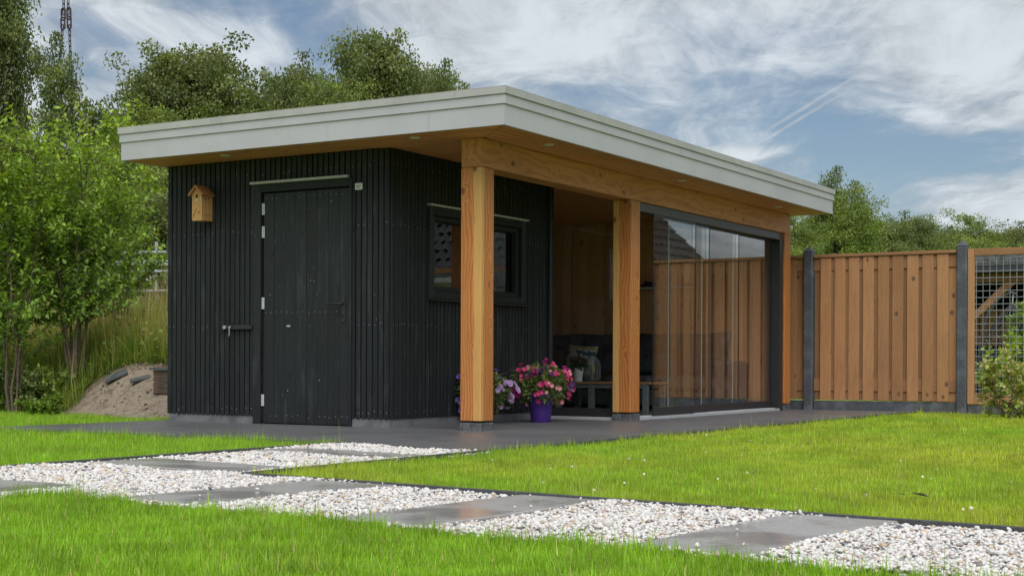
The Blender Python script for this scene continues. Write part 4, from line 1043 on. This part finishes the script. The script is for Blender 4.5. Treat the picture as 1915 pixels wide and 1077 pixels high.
# bank at the left
def sstep(x): x = np.clip(x, 0, 1); return x*x*(3-2*x)
def yb_(X): return .62+.14*(-3.9-X)+.10*np.sin(X*1.7)
def bank_h(X, Y):
    s_ = Y-yb_(X)
    h = .52*sstep(s_/1.0)+.28*sstep((s_-.8)/2.2)+.35*sstep((s_-3)/9)
    return -.045+h*(1+.10*np.sin(X*2.1+Y)+.06*np.sin(X*5.3-Y*3.1))*sstep((-3.35-X)/.9)
gx, gy = np.meshgrid(np.linspace(-26, -3.3, 150), np.concatenate([np.linspace(.2, 5, 50), np.linspace(5.3, 22, 30)]))
Z = bank_h(gx, gy)+.012*np.sin(gx*17+gy*9)*np.sin(gy*21)*sstep((gy-yb_(gx))/.6); V = np.stack([gx.ravel(), gy.ravel(), Z.ravel()], -1)
ny_, nx_ = gx.shape; F = [(j*nx_+i, j*nx_+i+1, (j+1)*nx_+i+1, (j+1)*nx_+i) for j in range(ny_-1) for i in range(nx_-1)]
m_, q = mat('bank_sand_and_soil'); v = q.n('ShaderNodeTexCoord').outputs['Object']; x = q.xyz(v)
n1 = q.noise(v, 2.2, 5, .65); n2 = q.noise(v, 26., 6, .7); n3 = q.noise(v, 7., 4, .6)
sand = q.mix(q.ss(n2, .3, .7), (.26, .20, .145), (.42, .34, .26)); sand = q.mix(q.ss(n3, .52, .7, 0., .6), sand, (.12, .085, .06))
soil = q.mix(q.ss(n2, .3, .7), (.05, .05, .02), (.09, .10, .03))
sx_ = q.m('MULTIPLY', q.ss(q.m('ADD', x[0], q.m('MULTIPLY', n1, .9)), -6.1, -5.8), q.ss(q.m('ADD', x[1], q.m('MULTIPLY', n1, .8)), 2.5, 2.9, 1., 0.))
finish(q, q.mix(sx_, soil, sand), .95, q.m('ADD', n2, q.m('MULTIPLY', n3, 1.5)), .8, .05); M['bank'] = m_
tag(link('bank', np_mesh('bank', V, F, M['bank'], None, True)), kind='structure')

# blades of grass
B3V = np.array([(0, 0, 0), (.5, .08, .42), (-.5, .08, .42), (0, .34, 1)], np.float32)
B3F = np.array([(0, 1, 2), (2, 1, 3)], np.int32)
B1V = np.array([(-.5, 0, 0), (.5, 0, 0), (0, .3, 1)], np.float32); B1F = np.array([(0, 1, 2)], np.int32)
def blades(name, P, hgt, wid, cols, label, lod=True, lean=.35, kind='stuff', mt='grass'):
    n = len(P); hgt = np.broadcast_to(hgt, n); wid = np.broadcast_to(wid, n)
    rot = rotz(rng.random(n)*6.283) @ rotx(rng.normal(0, lean, n))
    V, F, T = scatter(B3V if lod else B1V, B3F if lod else B1F, P, rot, np.stack([wid, hgt, hgt], -1), cols)
    o_ = link(name, np_mesh(name, V, F, M[mt], T)); tag(o_, label, 'grass', kind=kind); return o_
def lawn_colour(P, fresh):
    n = len(P); pat = .5+.5*np.sin(P[:, 0]*1.3+.7*np.sin(P[:, 1]*1.1))*np.sin(P[:, 1]*.9+.8*np.sin(P[:, 0]*.8+2))
    pat = .6*pat+.4*(.5+.5*np.sin(P[:, 0]*4.1+P[:, 1]*2.7+1.5*np.sin(P[:, 1]*3.1)))
    g = np.array([.268, .505, .032]); y_ = np.array([.51, .56, .058]); dr = np.array([.55, .47, .19])
    f = np.clip((1-fresh)*(.25+.85*pat)+rng.normal(0, .15, n), 0, 1)[:, None]
    c_ = g*(1-f)+y_*f; dry = (rng.random(n) < .05+.10*(1-fresh)*pat)[:, None]
    c_ = np.where(dry, dr*(.7+.5*rng.random((n, 1))), c_); tuft = .5+.5*np.sin(P[:, 0]*9.7+2.1*np.sin(P[:, 1]*6.1))*np.sin(P[:, 1]*8.3+1.7*np.sin(P[:, 0]*5.3+1))
    return c_*(.65+.7*rng.random((n, 1)))*(.80+.36*tuft)[:, None]
def in_bed(P):
    a = (P[:, 0] > .135) & (P[:, 0] < 1.515) & (P[:, 1] < -1.9) & (P[:, 1] > -7.6)
    b_ = (P[:, 0] >= 1.5) & (P[:, 1] < up2(P[:, 0])+.016) & (P[:, 1] > up2(P[:, 0])-1.235+.018*np.sin(P[:, 0]*23))
    t_ = (P[:, 0] > -3.73) & (P[:, 0] < TX1+.066) & (P[:, 1] > -1.96-.13*np.maximum(P[:, 0], 0)) & (P[:, 1] < 7.45)
    return a | b_ | t_
def lawn(x0, x1, y0, y1, dens, h, wd, fresh, label, lod, cond=None):
    n = int((x1-x0)*(y1-y0)*dens); P = np.stack([rng.uniform(x0, x1, n), rng.uniform(y0, y1, n), np.full(n, -.041)], -1)
    k = ~in_bed(P)
    if cond is not None: k &= cond(P)
    # fully dense only where it can be seen from about the photograph's place
    dv = P-CAM; dep = dv@_fw; sx_ = FPX*(dv@_r)/np.maximum(dep, .1); sy_ = FPX*(CAM[2]+.04)/np.maximum(dep, .1)
    seen = (dep > 1.) & (np.abs(sx_) < PW/2+170) & (sy_ < PH/2-SHY+90)
    k &= seen | (rng.random(n) < .18)
    P = P[k]; n = len(P); hh = h*np.exp(rng.normal(0, .36, n))*(1+.16*np.sin(P[:, 0]*5+P[:, 1]*3.3)+.14*np.sin(P[:, 0]*13-P[:, 1]*17+2*np.sin(P[:, 0]*7)))
    E_ = np.zeros(n, bool)                       # longer blades stand along the kerbs
    for dx, dy in ((.07, 0), (-.07, 0), (0, .07), (0, -.07)): E_ |= in_bed(P+np.array([dx, dy, 0]))
    hh = np.where(E_, hh*rng.uniform(1.0, 1.75, n), hh)
    blades('lawn_grass', P, hh, wd*(.7+.6*rng.random(n)), lawn_colour(P, np.full(n, fresh)), label, lod, .42)
near_c = lambda P: np.hypot(P[:, 0]-CAM[0], P[:, 1]-CAM[1])
below = lambda P: (P[:, 1] < up2(P[:, 0])-1.2)
lawn(1.5, 6.6, -8.6, -5.6, 60000, .027, .0030, .90, 'fresh green lawn between the camera and the crossing path', True, lambda P: below(P) & (near_c(P) > 2.6))
lawn(-1.2, 1.5, -9.4, -1.9, 16000, .034, .005, .88, 'green lawn left of the gravel path before the terrace', False, lambda P: near_c(P) > 2.6)
lawn(-7.0, -1.2, -4.5, 1.9, 8000, .038, .006, .85, 'green lawn left of the terrace below the bank', False, lambda P: P[:, 1] < yb_(P[:, 0])+.05)
lawn(1.5, 5.6, -5.2, -1.6, 32000, .027, .0045, .30, 'yellowish green lawn just beyond the crossing path', False, lambda P: P[:, 1] > up2(P[:, 0]))
lawn(1.45, 5.2, -1.6, 3., 15000, .027, .0062, .22, 'yellowish green lawn along the terrace', False)
lawn(1.45, 5.6, 3., 7.44, 9000, .028, .0085, .25, 'yellowish green lawn in front of the fence', False)
lawn(1.3, 4.2, 7.6, 11.5, 2500, .07, .014, .9, 'green grass behind the mesh panel', False)
# wild growth on the bank
def on_bank(n, x0, x1, y0, y1, cond=None):
    P = np.stack([rng.uniform(x0, x1, n), rng.uniform(y0, y1, n), np.zeros(n)], -1); s_ = P[:, 1]-yb_(P[:, 0])
    k = s_ > .12; sandy = s_ < (1.12+.12*np.sin(P[:, 0]*8))*np.clip((P[:, 0]+6.35+.15*np.sin(P[:, 1]*9))/.7, 0, 1); k &= ~sandy
    P = P[k]; P[:, 2] = bank_h(P[:, 0], P[:, 1])-.02
    return P if cond is None else P[cond(P)]
def mixcol(n, cols, wts): return np.array(cols)[rng.choice(len(cols), n, p=np.array(wts)/sum(wts))]*(.65+.7*rng.random((n, 1)))
P = on_bank(70000, -9.5, -3.4, .6, 4.6); n = len(P)
blades('tall_grass', P, .31*np.exp(rng.normal(0, .35, n)), .007+.004*rng.random(n), mixcol(n, [(.21, .34, .045), (.31, .41, .07), (.46, .40, .17), (.15, .25, .04)], [4, 3, 2, 2]), 'tall wild grass covering the bank behind the lawn', True, .5)
P = on_bank(34000, -10.5, -3.4, 1.9, 8.5); n = len(P)
blades('dry_grass', P, .50*np.exp(rng.normal(0, .3, n)), .008+.004*rng.random(n), mixcol(n, [(.58, .46, .23), (.46, .42, .14), (.32, .38, .09), (.46, .25, .11)], [4, 4, 3, 1]), 'dry straw coloured tall grass and reeds further up the bank', True, .45)
P = on_bank(9000, -13, -3.9, 6.5, 15); n = len(P)
blades('reeds', P, 1.0*np.exp(rng.normal(0, .25, n)), .014, mixcol(n, [(.36, .28, .15), (.28, .22, .10), (.14, .17, .05)], [4, 3, 2]), 'pale reeds standing at the back of the bank', True, .15)
P = on_bank(13000, -9, -3.4, 1.2, 6.5); n = len(P); P[:, 2] += rng.random(n)*.62*(.6+.4*np.sin(P[:, 0]*5.1)*np.sin(P[:, 1]*4.3))
V, F, T = scatter(LEAF_V*np.array([1.3, 1, 1]), LEAF_F, P, frame_from(rng.normal(0, 1, (n, 3))+np.array([.2, -.3, .5]), rng.normal(0, .6, n)), .062*(.5+1.0*rng.random(n)), mixcol(n, [(.20, .32, .06), (.29, .40, .09), (.40, .40, .15), (.48, .22, .06)], [5, 4, 3, .5]))
tag(link('broadleaf_weeds', np_mesh('broadleaf_weeds', V, F, M['leaf'], T)), 'broad leaved weeds mixed through the bank grass', 'weeds', kind='stuff')

def shrub(base, H_, spread, nst, leaf, cols, top_cols, seed, label, name='shrub', cat='shrub', trunk=0., twigs=20, group=None, up=1.0, stem_r=.018, leaf_gap=.05, bark='bark', leaf_w=1.0, power=1.25):
    """many-stemmed shrub: stems fork into leafy shoots"""
    r_ = np.random.default_rng(seed); B = Vector(base); t = thing(name, label, cat, B, group)
    m = MB(); LP, LD = [], []
    def shoot(p, dv, L, rad):
        pts = [p.copy()]; n_ = max(3, int(L/.10)); dv = dv.normalized()
        for i in range(n_):
            dv = (dv+Vector(r_.normal(0, .10, 3))+Vector((0, 0, .05*up))).normalized(); pts.append(pts[-1]+dv*(L/n_))
        m.tube(pts, list(np.linspace(rad, rad*.25, len(pts))), 4 if rad < .006 else 6, False)
        return pts
    def leaves(pts, frm=.15):
        L = (pts[-1]-pts[0]).length; n_ = max(4, int(L/leaf_gap)); k = 0
        for i in range(n_):
            t_ = frm+(1-frm)*i/(n_-1); j = min(len(pts)-2, int(t_*(len(pts)-1))); p = pts[j].lerp(pts[j+1], t_*(len(pts)-1)-j); dd = (pts[j+1]-pts[j]).normalized()
            for sd in (0, 1):
                a = k*2.4+sd*math.pi; o_ = dd.orthogonal().normalized(); o_.rotate(Quaternion(dd, a)); LP.append(p); LD.append(o_*1.0+dd*.75+Vector((0, 0, -.1)))
            k += 1
    for s_ in range(nst):
        a = 2*math.pi*s_/nst+r_.uniform(-.4, .4); out = r_.uniform(.15, 1.0)
        p0 = Vector((.05*math.cos(a), .05*math.sin(a), -.05)); L = H_*r_.uniform(.72, 1.0)*(1-.18*out)
        tx, ty = math.cos(a)*spread*out, math.sin(a)*spread*out
        pts = [Vector((p0.x+tx*f**power*.9+r_.normal(0, .02), p0.y+ty*f**power*.9+r_.normal(0, .02), -.05+trunk*0+L*f)) for f in np.linspace(0, 1, 9)]
        m.tube(pts, list(np.linspace(stem_r, stem_r*.22, 9)), 6, False); leaves(pts[6:], 0)
        for k in range(twigs):
            f = r_.uniform(.26 if trunk else .1, .98); j = min(7, int(f*8)); p = pts[j].lerp(pts[j+1], f*8-j)
            if p.z < trunk: continue
            b_ = r_.uniform(0, 6.28); dv = Vector((math.cos(b_)*.9, math.sin(b_)*.9, r_.uniform(.1, 1.1)*up))+Vector((math.cos(a), math.sin(a), 0))*.5
            tw = shoot(p, dv, H_*r_.uniform(.10, .26)*(1.15-.5*f), stem_r*.28); leaves(tw)
            for kk in range(2):
                j = r_.integers(1, len(tw)-1); b2 = r_.uniform(0, 6.28)
                leaves(shoot(tw[j], (tw[j+1]-tw[j]).normalized()+Vector((math.cos(b2)*.8, math.sin(b2)*.8, .25)), H_*r_.uniform(.05, .12), stem_r*.16))
    solid('stems', m, M[bark], t, B, True)
    LP = np.array([p[:] for p in LP]); LD = np.array([p[:] for p in LD]); n = len(LP)
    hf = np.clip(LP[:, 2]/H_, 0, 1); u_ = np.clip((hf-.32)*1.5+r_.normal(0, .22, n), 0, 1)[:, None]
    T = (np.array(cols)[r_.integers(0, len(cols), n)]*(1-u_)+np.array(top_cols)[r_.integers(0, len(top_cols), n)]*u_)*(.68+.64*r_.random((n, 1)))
    V, F, T = scatter(LEAF_V*np.array([leaf_w, 1, 1]), LEAF_F, LP, frame_from(LD+r_.normal(0, .25, (n, 3)), r_.normal(0, .5, n)), leaf*(.6+.75*r_.random(n)), T)
    link('foliage', np_mesh('foliage', V, F, M['leaf'], T), t, B); return t
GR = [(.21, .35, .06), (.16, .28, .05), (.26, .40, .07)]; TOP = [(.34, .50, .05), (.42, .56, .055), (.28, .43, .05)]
tbp = at(140, 652, 16.6)
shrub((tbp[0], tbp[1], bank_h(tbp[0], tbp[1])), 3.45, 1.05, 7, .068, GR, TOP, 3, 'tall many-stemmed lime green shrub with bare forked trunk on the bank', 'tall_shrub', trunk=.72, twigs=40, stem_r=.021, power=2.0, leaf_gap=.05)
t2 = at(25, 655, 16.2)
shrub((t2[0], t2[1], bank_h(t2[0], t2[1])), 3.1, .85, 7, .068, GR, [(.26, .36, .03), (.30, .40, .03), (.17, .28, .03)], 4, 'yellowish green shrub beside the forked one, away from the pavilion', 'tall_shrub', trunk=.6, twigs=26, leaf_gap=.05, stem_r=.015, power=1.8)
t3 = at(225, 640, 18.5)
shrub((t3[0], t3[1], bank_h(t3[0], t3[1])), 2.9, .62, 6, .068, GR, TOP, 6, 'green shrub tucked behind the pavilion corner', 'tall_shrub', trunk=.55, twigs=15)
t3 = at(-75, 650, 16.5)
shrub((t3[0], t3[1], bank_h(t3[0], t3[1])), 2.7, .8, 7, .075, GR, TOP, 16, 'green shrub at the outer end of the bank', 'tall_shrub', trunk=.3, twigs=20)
for i, (px_, py_, d_, h_, sp_, cs, lb) in enumerate(((40, 705, 16.4, .62, .40, [(.22, .28, .10), (.32, .36, .17), (.15, .22, .06)], 'pale variegated low bush under the shrubs'),
        (85, 735, 15.9, .32, .3, [(.15, .25, .04), (.23, .34, .05)], 'small leafy bush at the lawn edge below the pale one'),
        (5, 690, 16.6, .85, .42, GR, 'leafy green bush at the foot of the yellowish shrub'), (100, 690, 16.5, .62, .36, [(.24, .36, .07), (.34, .42, .12)], 'light green weedy bush just beside the forked trunk'),
        (205, 672, 17.6, .45, .3, [(.2, .3, .055), (.32, .36, .09)], 'low weedy bush above the sand'))):
    p = at(px_, py_, d_); shrub((p[0], p[1], bank_h(p[0], p[1])-.03), h_, sp_, 9, .05, cs, cs, 30+i, lb, 'low_bush', twigs=14, stem_r=.008, leaf_gap=.035)
p = at(1886, 772, 16.0)
shrub((p[0], p[1], -.03), .86, .26, 8, .055, [(.36, .44, .10), (.50, .40, .22), (.28, .38, .08)], [(.44, .54, .11), (.55, .50, .26)], 41, 'small reddish variegated shrub on the lawn by the mesh panel', 'garden_shrub', twigs=9, stem_r=.008, leaf_gap=.036, leaf_w=1.3)
p = at(1868, 735, 18.4)
shrub((p[0], p[1], -.03), 1.12, .36, 6, .085, [(.30, .46, .06), (.38, .52, .07)], [(.38, .52, .07), (.46, .56, .10)], 42, 'bright green sapling growing behind the wire mesh', 'sapling', cat='plant', twigs=5, stem_r=.01, leaf_gap=.07, leaf_w=1.3)
p = at(1925, 690, 18.6)
shrub((p[0], p[1], -.03), 1.5, .40, 6, .08, [(.12, .20, .03)], [(.22, .32, .04)], 43, 'leafy plant behind the mesh, past the sapling', 'sapling', cat='plant', twigs=8, stem_r=.01, leaf_gap=.06)

# loose things on the sand
def hit_bank(px_, py_):
    for d_ in np.arange(13.5, 24, .02):
        p = at(px_, py_, d_)
        if p[2] <= bank_h(p[0], p[1]): break
    return p
for (px_, py_, d_, rz_, rx_, ry_, lx, ly, lb) in ((217, 700, 16.25, .75, .38, -.42, .26, .15, 'grey slate tile leaning on the sand, nearer the grass'), (262, 706, 15.95, .75, .30, -.22, .22, .10, 'grey slate tile lying on the sand next to the bricks')):
    p = hit_bank(px_, py_+8); p = p+np.array([0, 0, .035]); o_ = tag(link('slate_tile', MB().box(-lx/2, lx/2, -ly/2, ly/2, -.012, .012, .003).mesh('slate_tile', M['slate']), None, (p[0], p[1], p[2])), lb, 'roof tile')
    o_.rotation_euler = (rx_, ry_, rz_)
bp = hit_bank(300, 741)+np.array([0, .05, 0]); zb = bank_h(bp[0], bp[1])-.015
names_ = ('bottom brick', 'second brick from the bottom', 'third brick from the bottom', 'fourth brick from the bottom')
for i in range(4):
    o_ = tag(bar('brick', None, bp[0]-.105, bp[0]+.105, bp[1]-.05, bp[1]+.05, zb+i*.062, zb+i*.062+.0595, M['brick'], .005), 'old dark red brick behind the pavilion corner, '+names_[i]+' of its stack', 'brick', 'bricks stacked on the sand'); o_.rotation_euler = (0, 0, random.uniform(-.12, .12))
o_ = tag(bar('slate_tile', None, bp[0]-.14, bp[0]+.14, bp[1]-.08, bp[1]+.08, zb+.2485, zb+.275, M['slate'], .003), 'grey slate tile lying on top of the brick stack', 'roof tile')

n = 1500; P = np.stack([rng.uniform(-6.3, -3.7, n), rng.uniform(.5, 2.3, n), np.zeros(n)], -1); s_ = P[:, 1]-yb_(P[:, 0])
P = P[(s_ > -.1) & (s_ < 1.2)]; n = len(P); P[:, 2] = bank_h(P[:, 0], P[:, 1])+.002; V0, F0 = ico(1)
V, F, T = scatter(V0*np.array([1, .8, .6]), F0, P, randrot(n), .008*np.exp(rng.normal(0, .55, n)), mixcol(n, [(.26, .20, .15), (.16, .115, .08), (.34, .28, .22), (.10, .075, .055)], [4, 3, 2, 2]))
tag(link('soil_clods', np_mesh('soil_clods', V, F, M['pebble'], T)), 'small clods and stones strewn over the sand mound', 'soil', kind='stuff')
P = np.array([gp(x_, y_, -.01) for x_, y_ in zip(rng.uniform(900, 1900, 34), rng.uniform(790, 960, 34))]); P = P[~in_bed(P)]; n = len(P)
V, F, T = scatter(V0, F0, P, randrot(n), .008*(.7+.6*rng.random(n)), mixcol(n, [(.75, .72, .66)], [1]))
tag(link('clover_heads', np_mesh('clover_heads', V, F, M['petal'], T, True)), 'tiny white clover heads dotted over the lawn', 'clover', kind='stuff')
p = gp(1715, 929, -.012); m = MB(); pts_ = [(-.05, 0), (-.02, .022), (.02, .026), (.055, .004), (.02, -.02), (-.02, -.018)]
m.poly([(x_, y_, .012*math.cos(x_*40)) for x_, y_ in pts_]); m.tube([(-.05, 0, .0), (-.08, .006, .004)], .002, 5)
tag(solid('dead_leaf', m, M['bark_dark'], None, (p[0], p[1], -.004)), 'curled brown dead leaf lying on the yellowish lawn', 'leaf')

# scaffold tubes and sheet far behind the shrub
sp_ = at(292, 560, 25.); SB = Vector((sp_[0], sp_[1], float(bank_h(sp_[0], sp_[1]))))
sc = thing('scaffold', 'grey scaffold tubes with a metal sheet beyond the reeds', 'scaffold', SB)
ax_ = Vector((_r[0], _r[1], 0))
def zat(y): return CAM[2]+(PH/2+SHY-y)/FPX*25.
for u_ in (-.9, 0.0, .9):
    m = MB(); m.tube([ax_*u_+Vector((0, 0, 0)), ax_*u_+Vector((0, 0, zat(455)-SB.z))], .026, 10); solid('upright', m, M['wire'], sc, SB)
for y_ in (474, 510, 546, 600):
    m = MB(); m.tube([ax_*-1.4+Vector((0, -.05, zat(y_+4)-SB.z)), ax_*1.4+Vector((0, -.05, zat(y_-2)-SB.z))], .026, 10); solid('ledger', m, M['wire'], sc, SB)
m = MB()
for k in range(40):
    a, b_ = -1.5+k*.075, -1.5+(k+1)*.075; za, zb_ = (0.012 if k % 2 else -.012), (-.012 if k % 2 else .012); z0, z1 = zat(499)-SB.z, zat(488)-SB.z
    m.poly([ax_*a+Vector((0, -.1+za, z0)), ax_*b_+Vector((0, -.1+zb_, z0)), ax_*b_+Vector((0, .2+zb_, z1)), ax_*a+Vector((0, .2+za, z1))])
solid('metal_sheet', m, M['sheet'], sc, SB)

# lifting chain that hangs down behind the trees
c0 = at(123.5, 30, 42.); CB = Vector((c0[0], c0[1], 0)); ztop = float(at(123.5, -120, 42.)[2]); zs = float(c0[2])
ch = thing('lifting_chain', 'dark rusty lifting chain with two legs hanging behind the thin oak', 'chain', CB)
link_v = MB(); L_ = .16
ring_ = [(0.035*math.cos(a), 0, (.055 if math.sin(a) > 0 else -.055)+.035*math.sin(a)) for a in np.linspace(0, 2*math.pi, 13)]
link_me = MB().tube(ring_, .015, 5, False).mesh('chain_link', M['chain'])
big_me = MB().tube([(1.6*x_, y_, 1.9*z_) for x_, y_, z_ in ring_], .026, 6, False).mesh('shackle', M['chain'])
def chain_run(p, q_):
    p, q_ = Vector(p), Vector(q_); n_ = int((p-q_).length/.15)
    for i in range(n_+1): link('chain_link', link_me, ch, CB+p.lerp(q_, i/n_), (0, 0, (i % 2)*1.57))
A = ax_
chain_run(A*-.05+Vector((0, 0, ztop)), A*-.07+Vector((0, 0, zs+.1))); chain_run(A*.05+Vector((0, 0, ztop)), A*.06+Vector((0, 0, zs+.1)))
for u_, dz in ((-.08, .04), (.08, .06), (-.09, -.22), (.09, -.2)): link('shackle', big_me, ch, CB+A*u_+Vector((0, 0, zs+dz)), (0, 0, .5))
zl = float(at(123, 300, 42.)[2])
for u0, u1 in ((-.1, -.36), (.1, .22)): chain_run(A*u0+Vector((0, 0, zs-.34)), A*u1+Vector((0, 0, zl)))
m = MB(); m.tube([A*-.36+Vector((0, 0, zl)), A*-.36+Vector((0, 0, 0))], .012, 5); m.tube([A*.22+Vector((0, 0, zl)), A*.22+Vector((0, 0, 0))], .012, 5); solid('guide_rope', m, M['chain'], ch, CB)

# neighbour's house to the right: only seen mirrored in the glass
def roof_slope(m, p00, p10, p01, p11, rows, cols):
    """courses of pantiles between two lower and two upper corners"""
    p00, p10, p01, p11 = map(Vector, (p00, p10, p01, p11)); nrm = (p10-p00).cross(p01-p00).normalized()
    if nrm.z < 0: nrm = -nrm
    for r_ in range(rows):
        v0, v1 = r_/rows, (r_+1.12)/rows
        a0, a1 = p00.lerp(p01, v0), p10.lerp(p11, v0); b0, b1 = p00.lerp(p01, min(1, v1)), p10.lerp(p11, min(1, v1))
        nc = max(4, int(cols*(a1-a0).length/(p10-p00).length)); st = len(m.v)
        for k in range(nc*4+1):
            t_ = k/(nc*4); hgt = .05*math.sin(k*math.pi/2)
            m.v.append(tuple(a0.lerp(a1, t_)+nrm*(.11+hgt))); m.v.append(tuple(b0.lerp(b1, t_)+nrm*(.04+hgt))); m.v.append(tuple(a0.lerp(a1, t_)+nrm*(.05+hgt)))
        for k in range(nc*4):
            i = st+k*3; m.f.append((i, i+3, i+4, i+1)); m.f.append((i+2, i+5, i+3, i))
hs = thing('neighbour_house', 'white house with dark tiled hip roof mirrored in the lounge glass', 'house', (17, 31, 0))
hx0, hx1, hy0, hy1, ez, rzg, ri = 13.1, 28.0, 28.0, 37.0, 3.2, 8.6, 4.4
bar('wall', hs, hx0+.4, hx1-.4, hy0+.4, hy1-.4, -.05, ez, M['render'], .01)
m = MB(); roof_slope(m, (hx0, hy0, ez), (hx1, hy0, ez), (hx0+ri, (hy0+hy1)/2, rzg), (hx1-ri, (hy0+hy1)/2, rzg), 18, 44)
roof_slope(m, (hx0, hy1, ez), (hx0, hy0, ez), (hx0+ri, (hy0+hy1)/2, rzg), (hx0+ri, (hy0+hy1)/2, rzg), 18, 28)
roof_slope(m, (hx1, hy0, ez), (hx1, hy1, ez), (hx1-ri, (hy0+hy1)/2, rzg), (hx1-ri, (hy0+hy1)/2, rzg), 18, 28)
roof_slope(m, (hx1, hy1, ez), (hx0, hy1, ez), (hx1-ri, (hy0+hy1)/2, rzg), (hx0+ri, (hy0+hy1)/2, rzg), 18, 44)
hr = solid('roof', m, M['tile'], hs)
for a, b_ in (((hx0, hy0, ez+.1), (hx0+ri, (hy0+hy1)/2, rzg+.1)), ((hx0+ri, (hy0+hy1)/2, rzg+.1), (hx1-ri, (hy0+hy1)/2, rzg+.1)), ((hx1, hy0, ez+.1), (hx1-ri, (hy0+hy1)/2, rzg+.1))):
    m = MB(); m.tube([a, b_], .13, 8); solid('ridge', m, M['tile'], hr)
m = MB(); m.box(hx0-.12, hx1+.12, hy0-.14, hy0+.0, ez-.12, ez+.04); solid('gutter', m, M['sill'], hs)
m = MB(); m.box(hx0-.14, hx0-.0, hy0+.001, hy1, ez-.12, ez+.04); solid('gutter', m, M['sill'], hs)
for i in range(4):
    x0 = hx0+1.6+i*3.2; wd_ = bar('window', hs, x0, x0+1.5, hy0+.36, hy0+.42, .9, 2.4, M['dark_in'], .003)
    bar('frame', wd_, x0-.07, x0+1.57, hy0+.34, hy0+.38, 2.4, 2.47, M['sill'], .003); bar('frame', wd_, x0-.07, x0+1.57, hy0+.34, hy0+.38, .83, .9, M['sill'], .003)
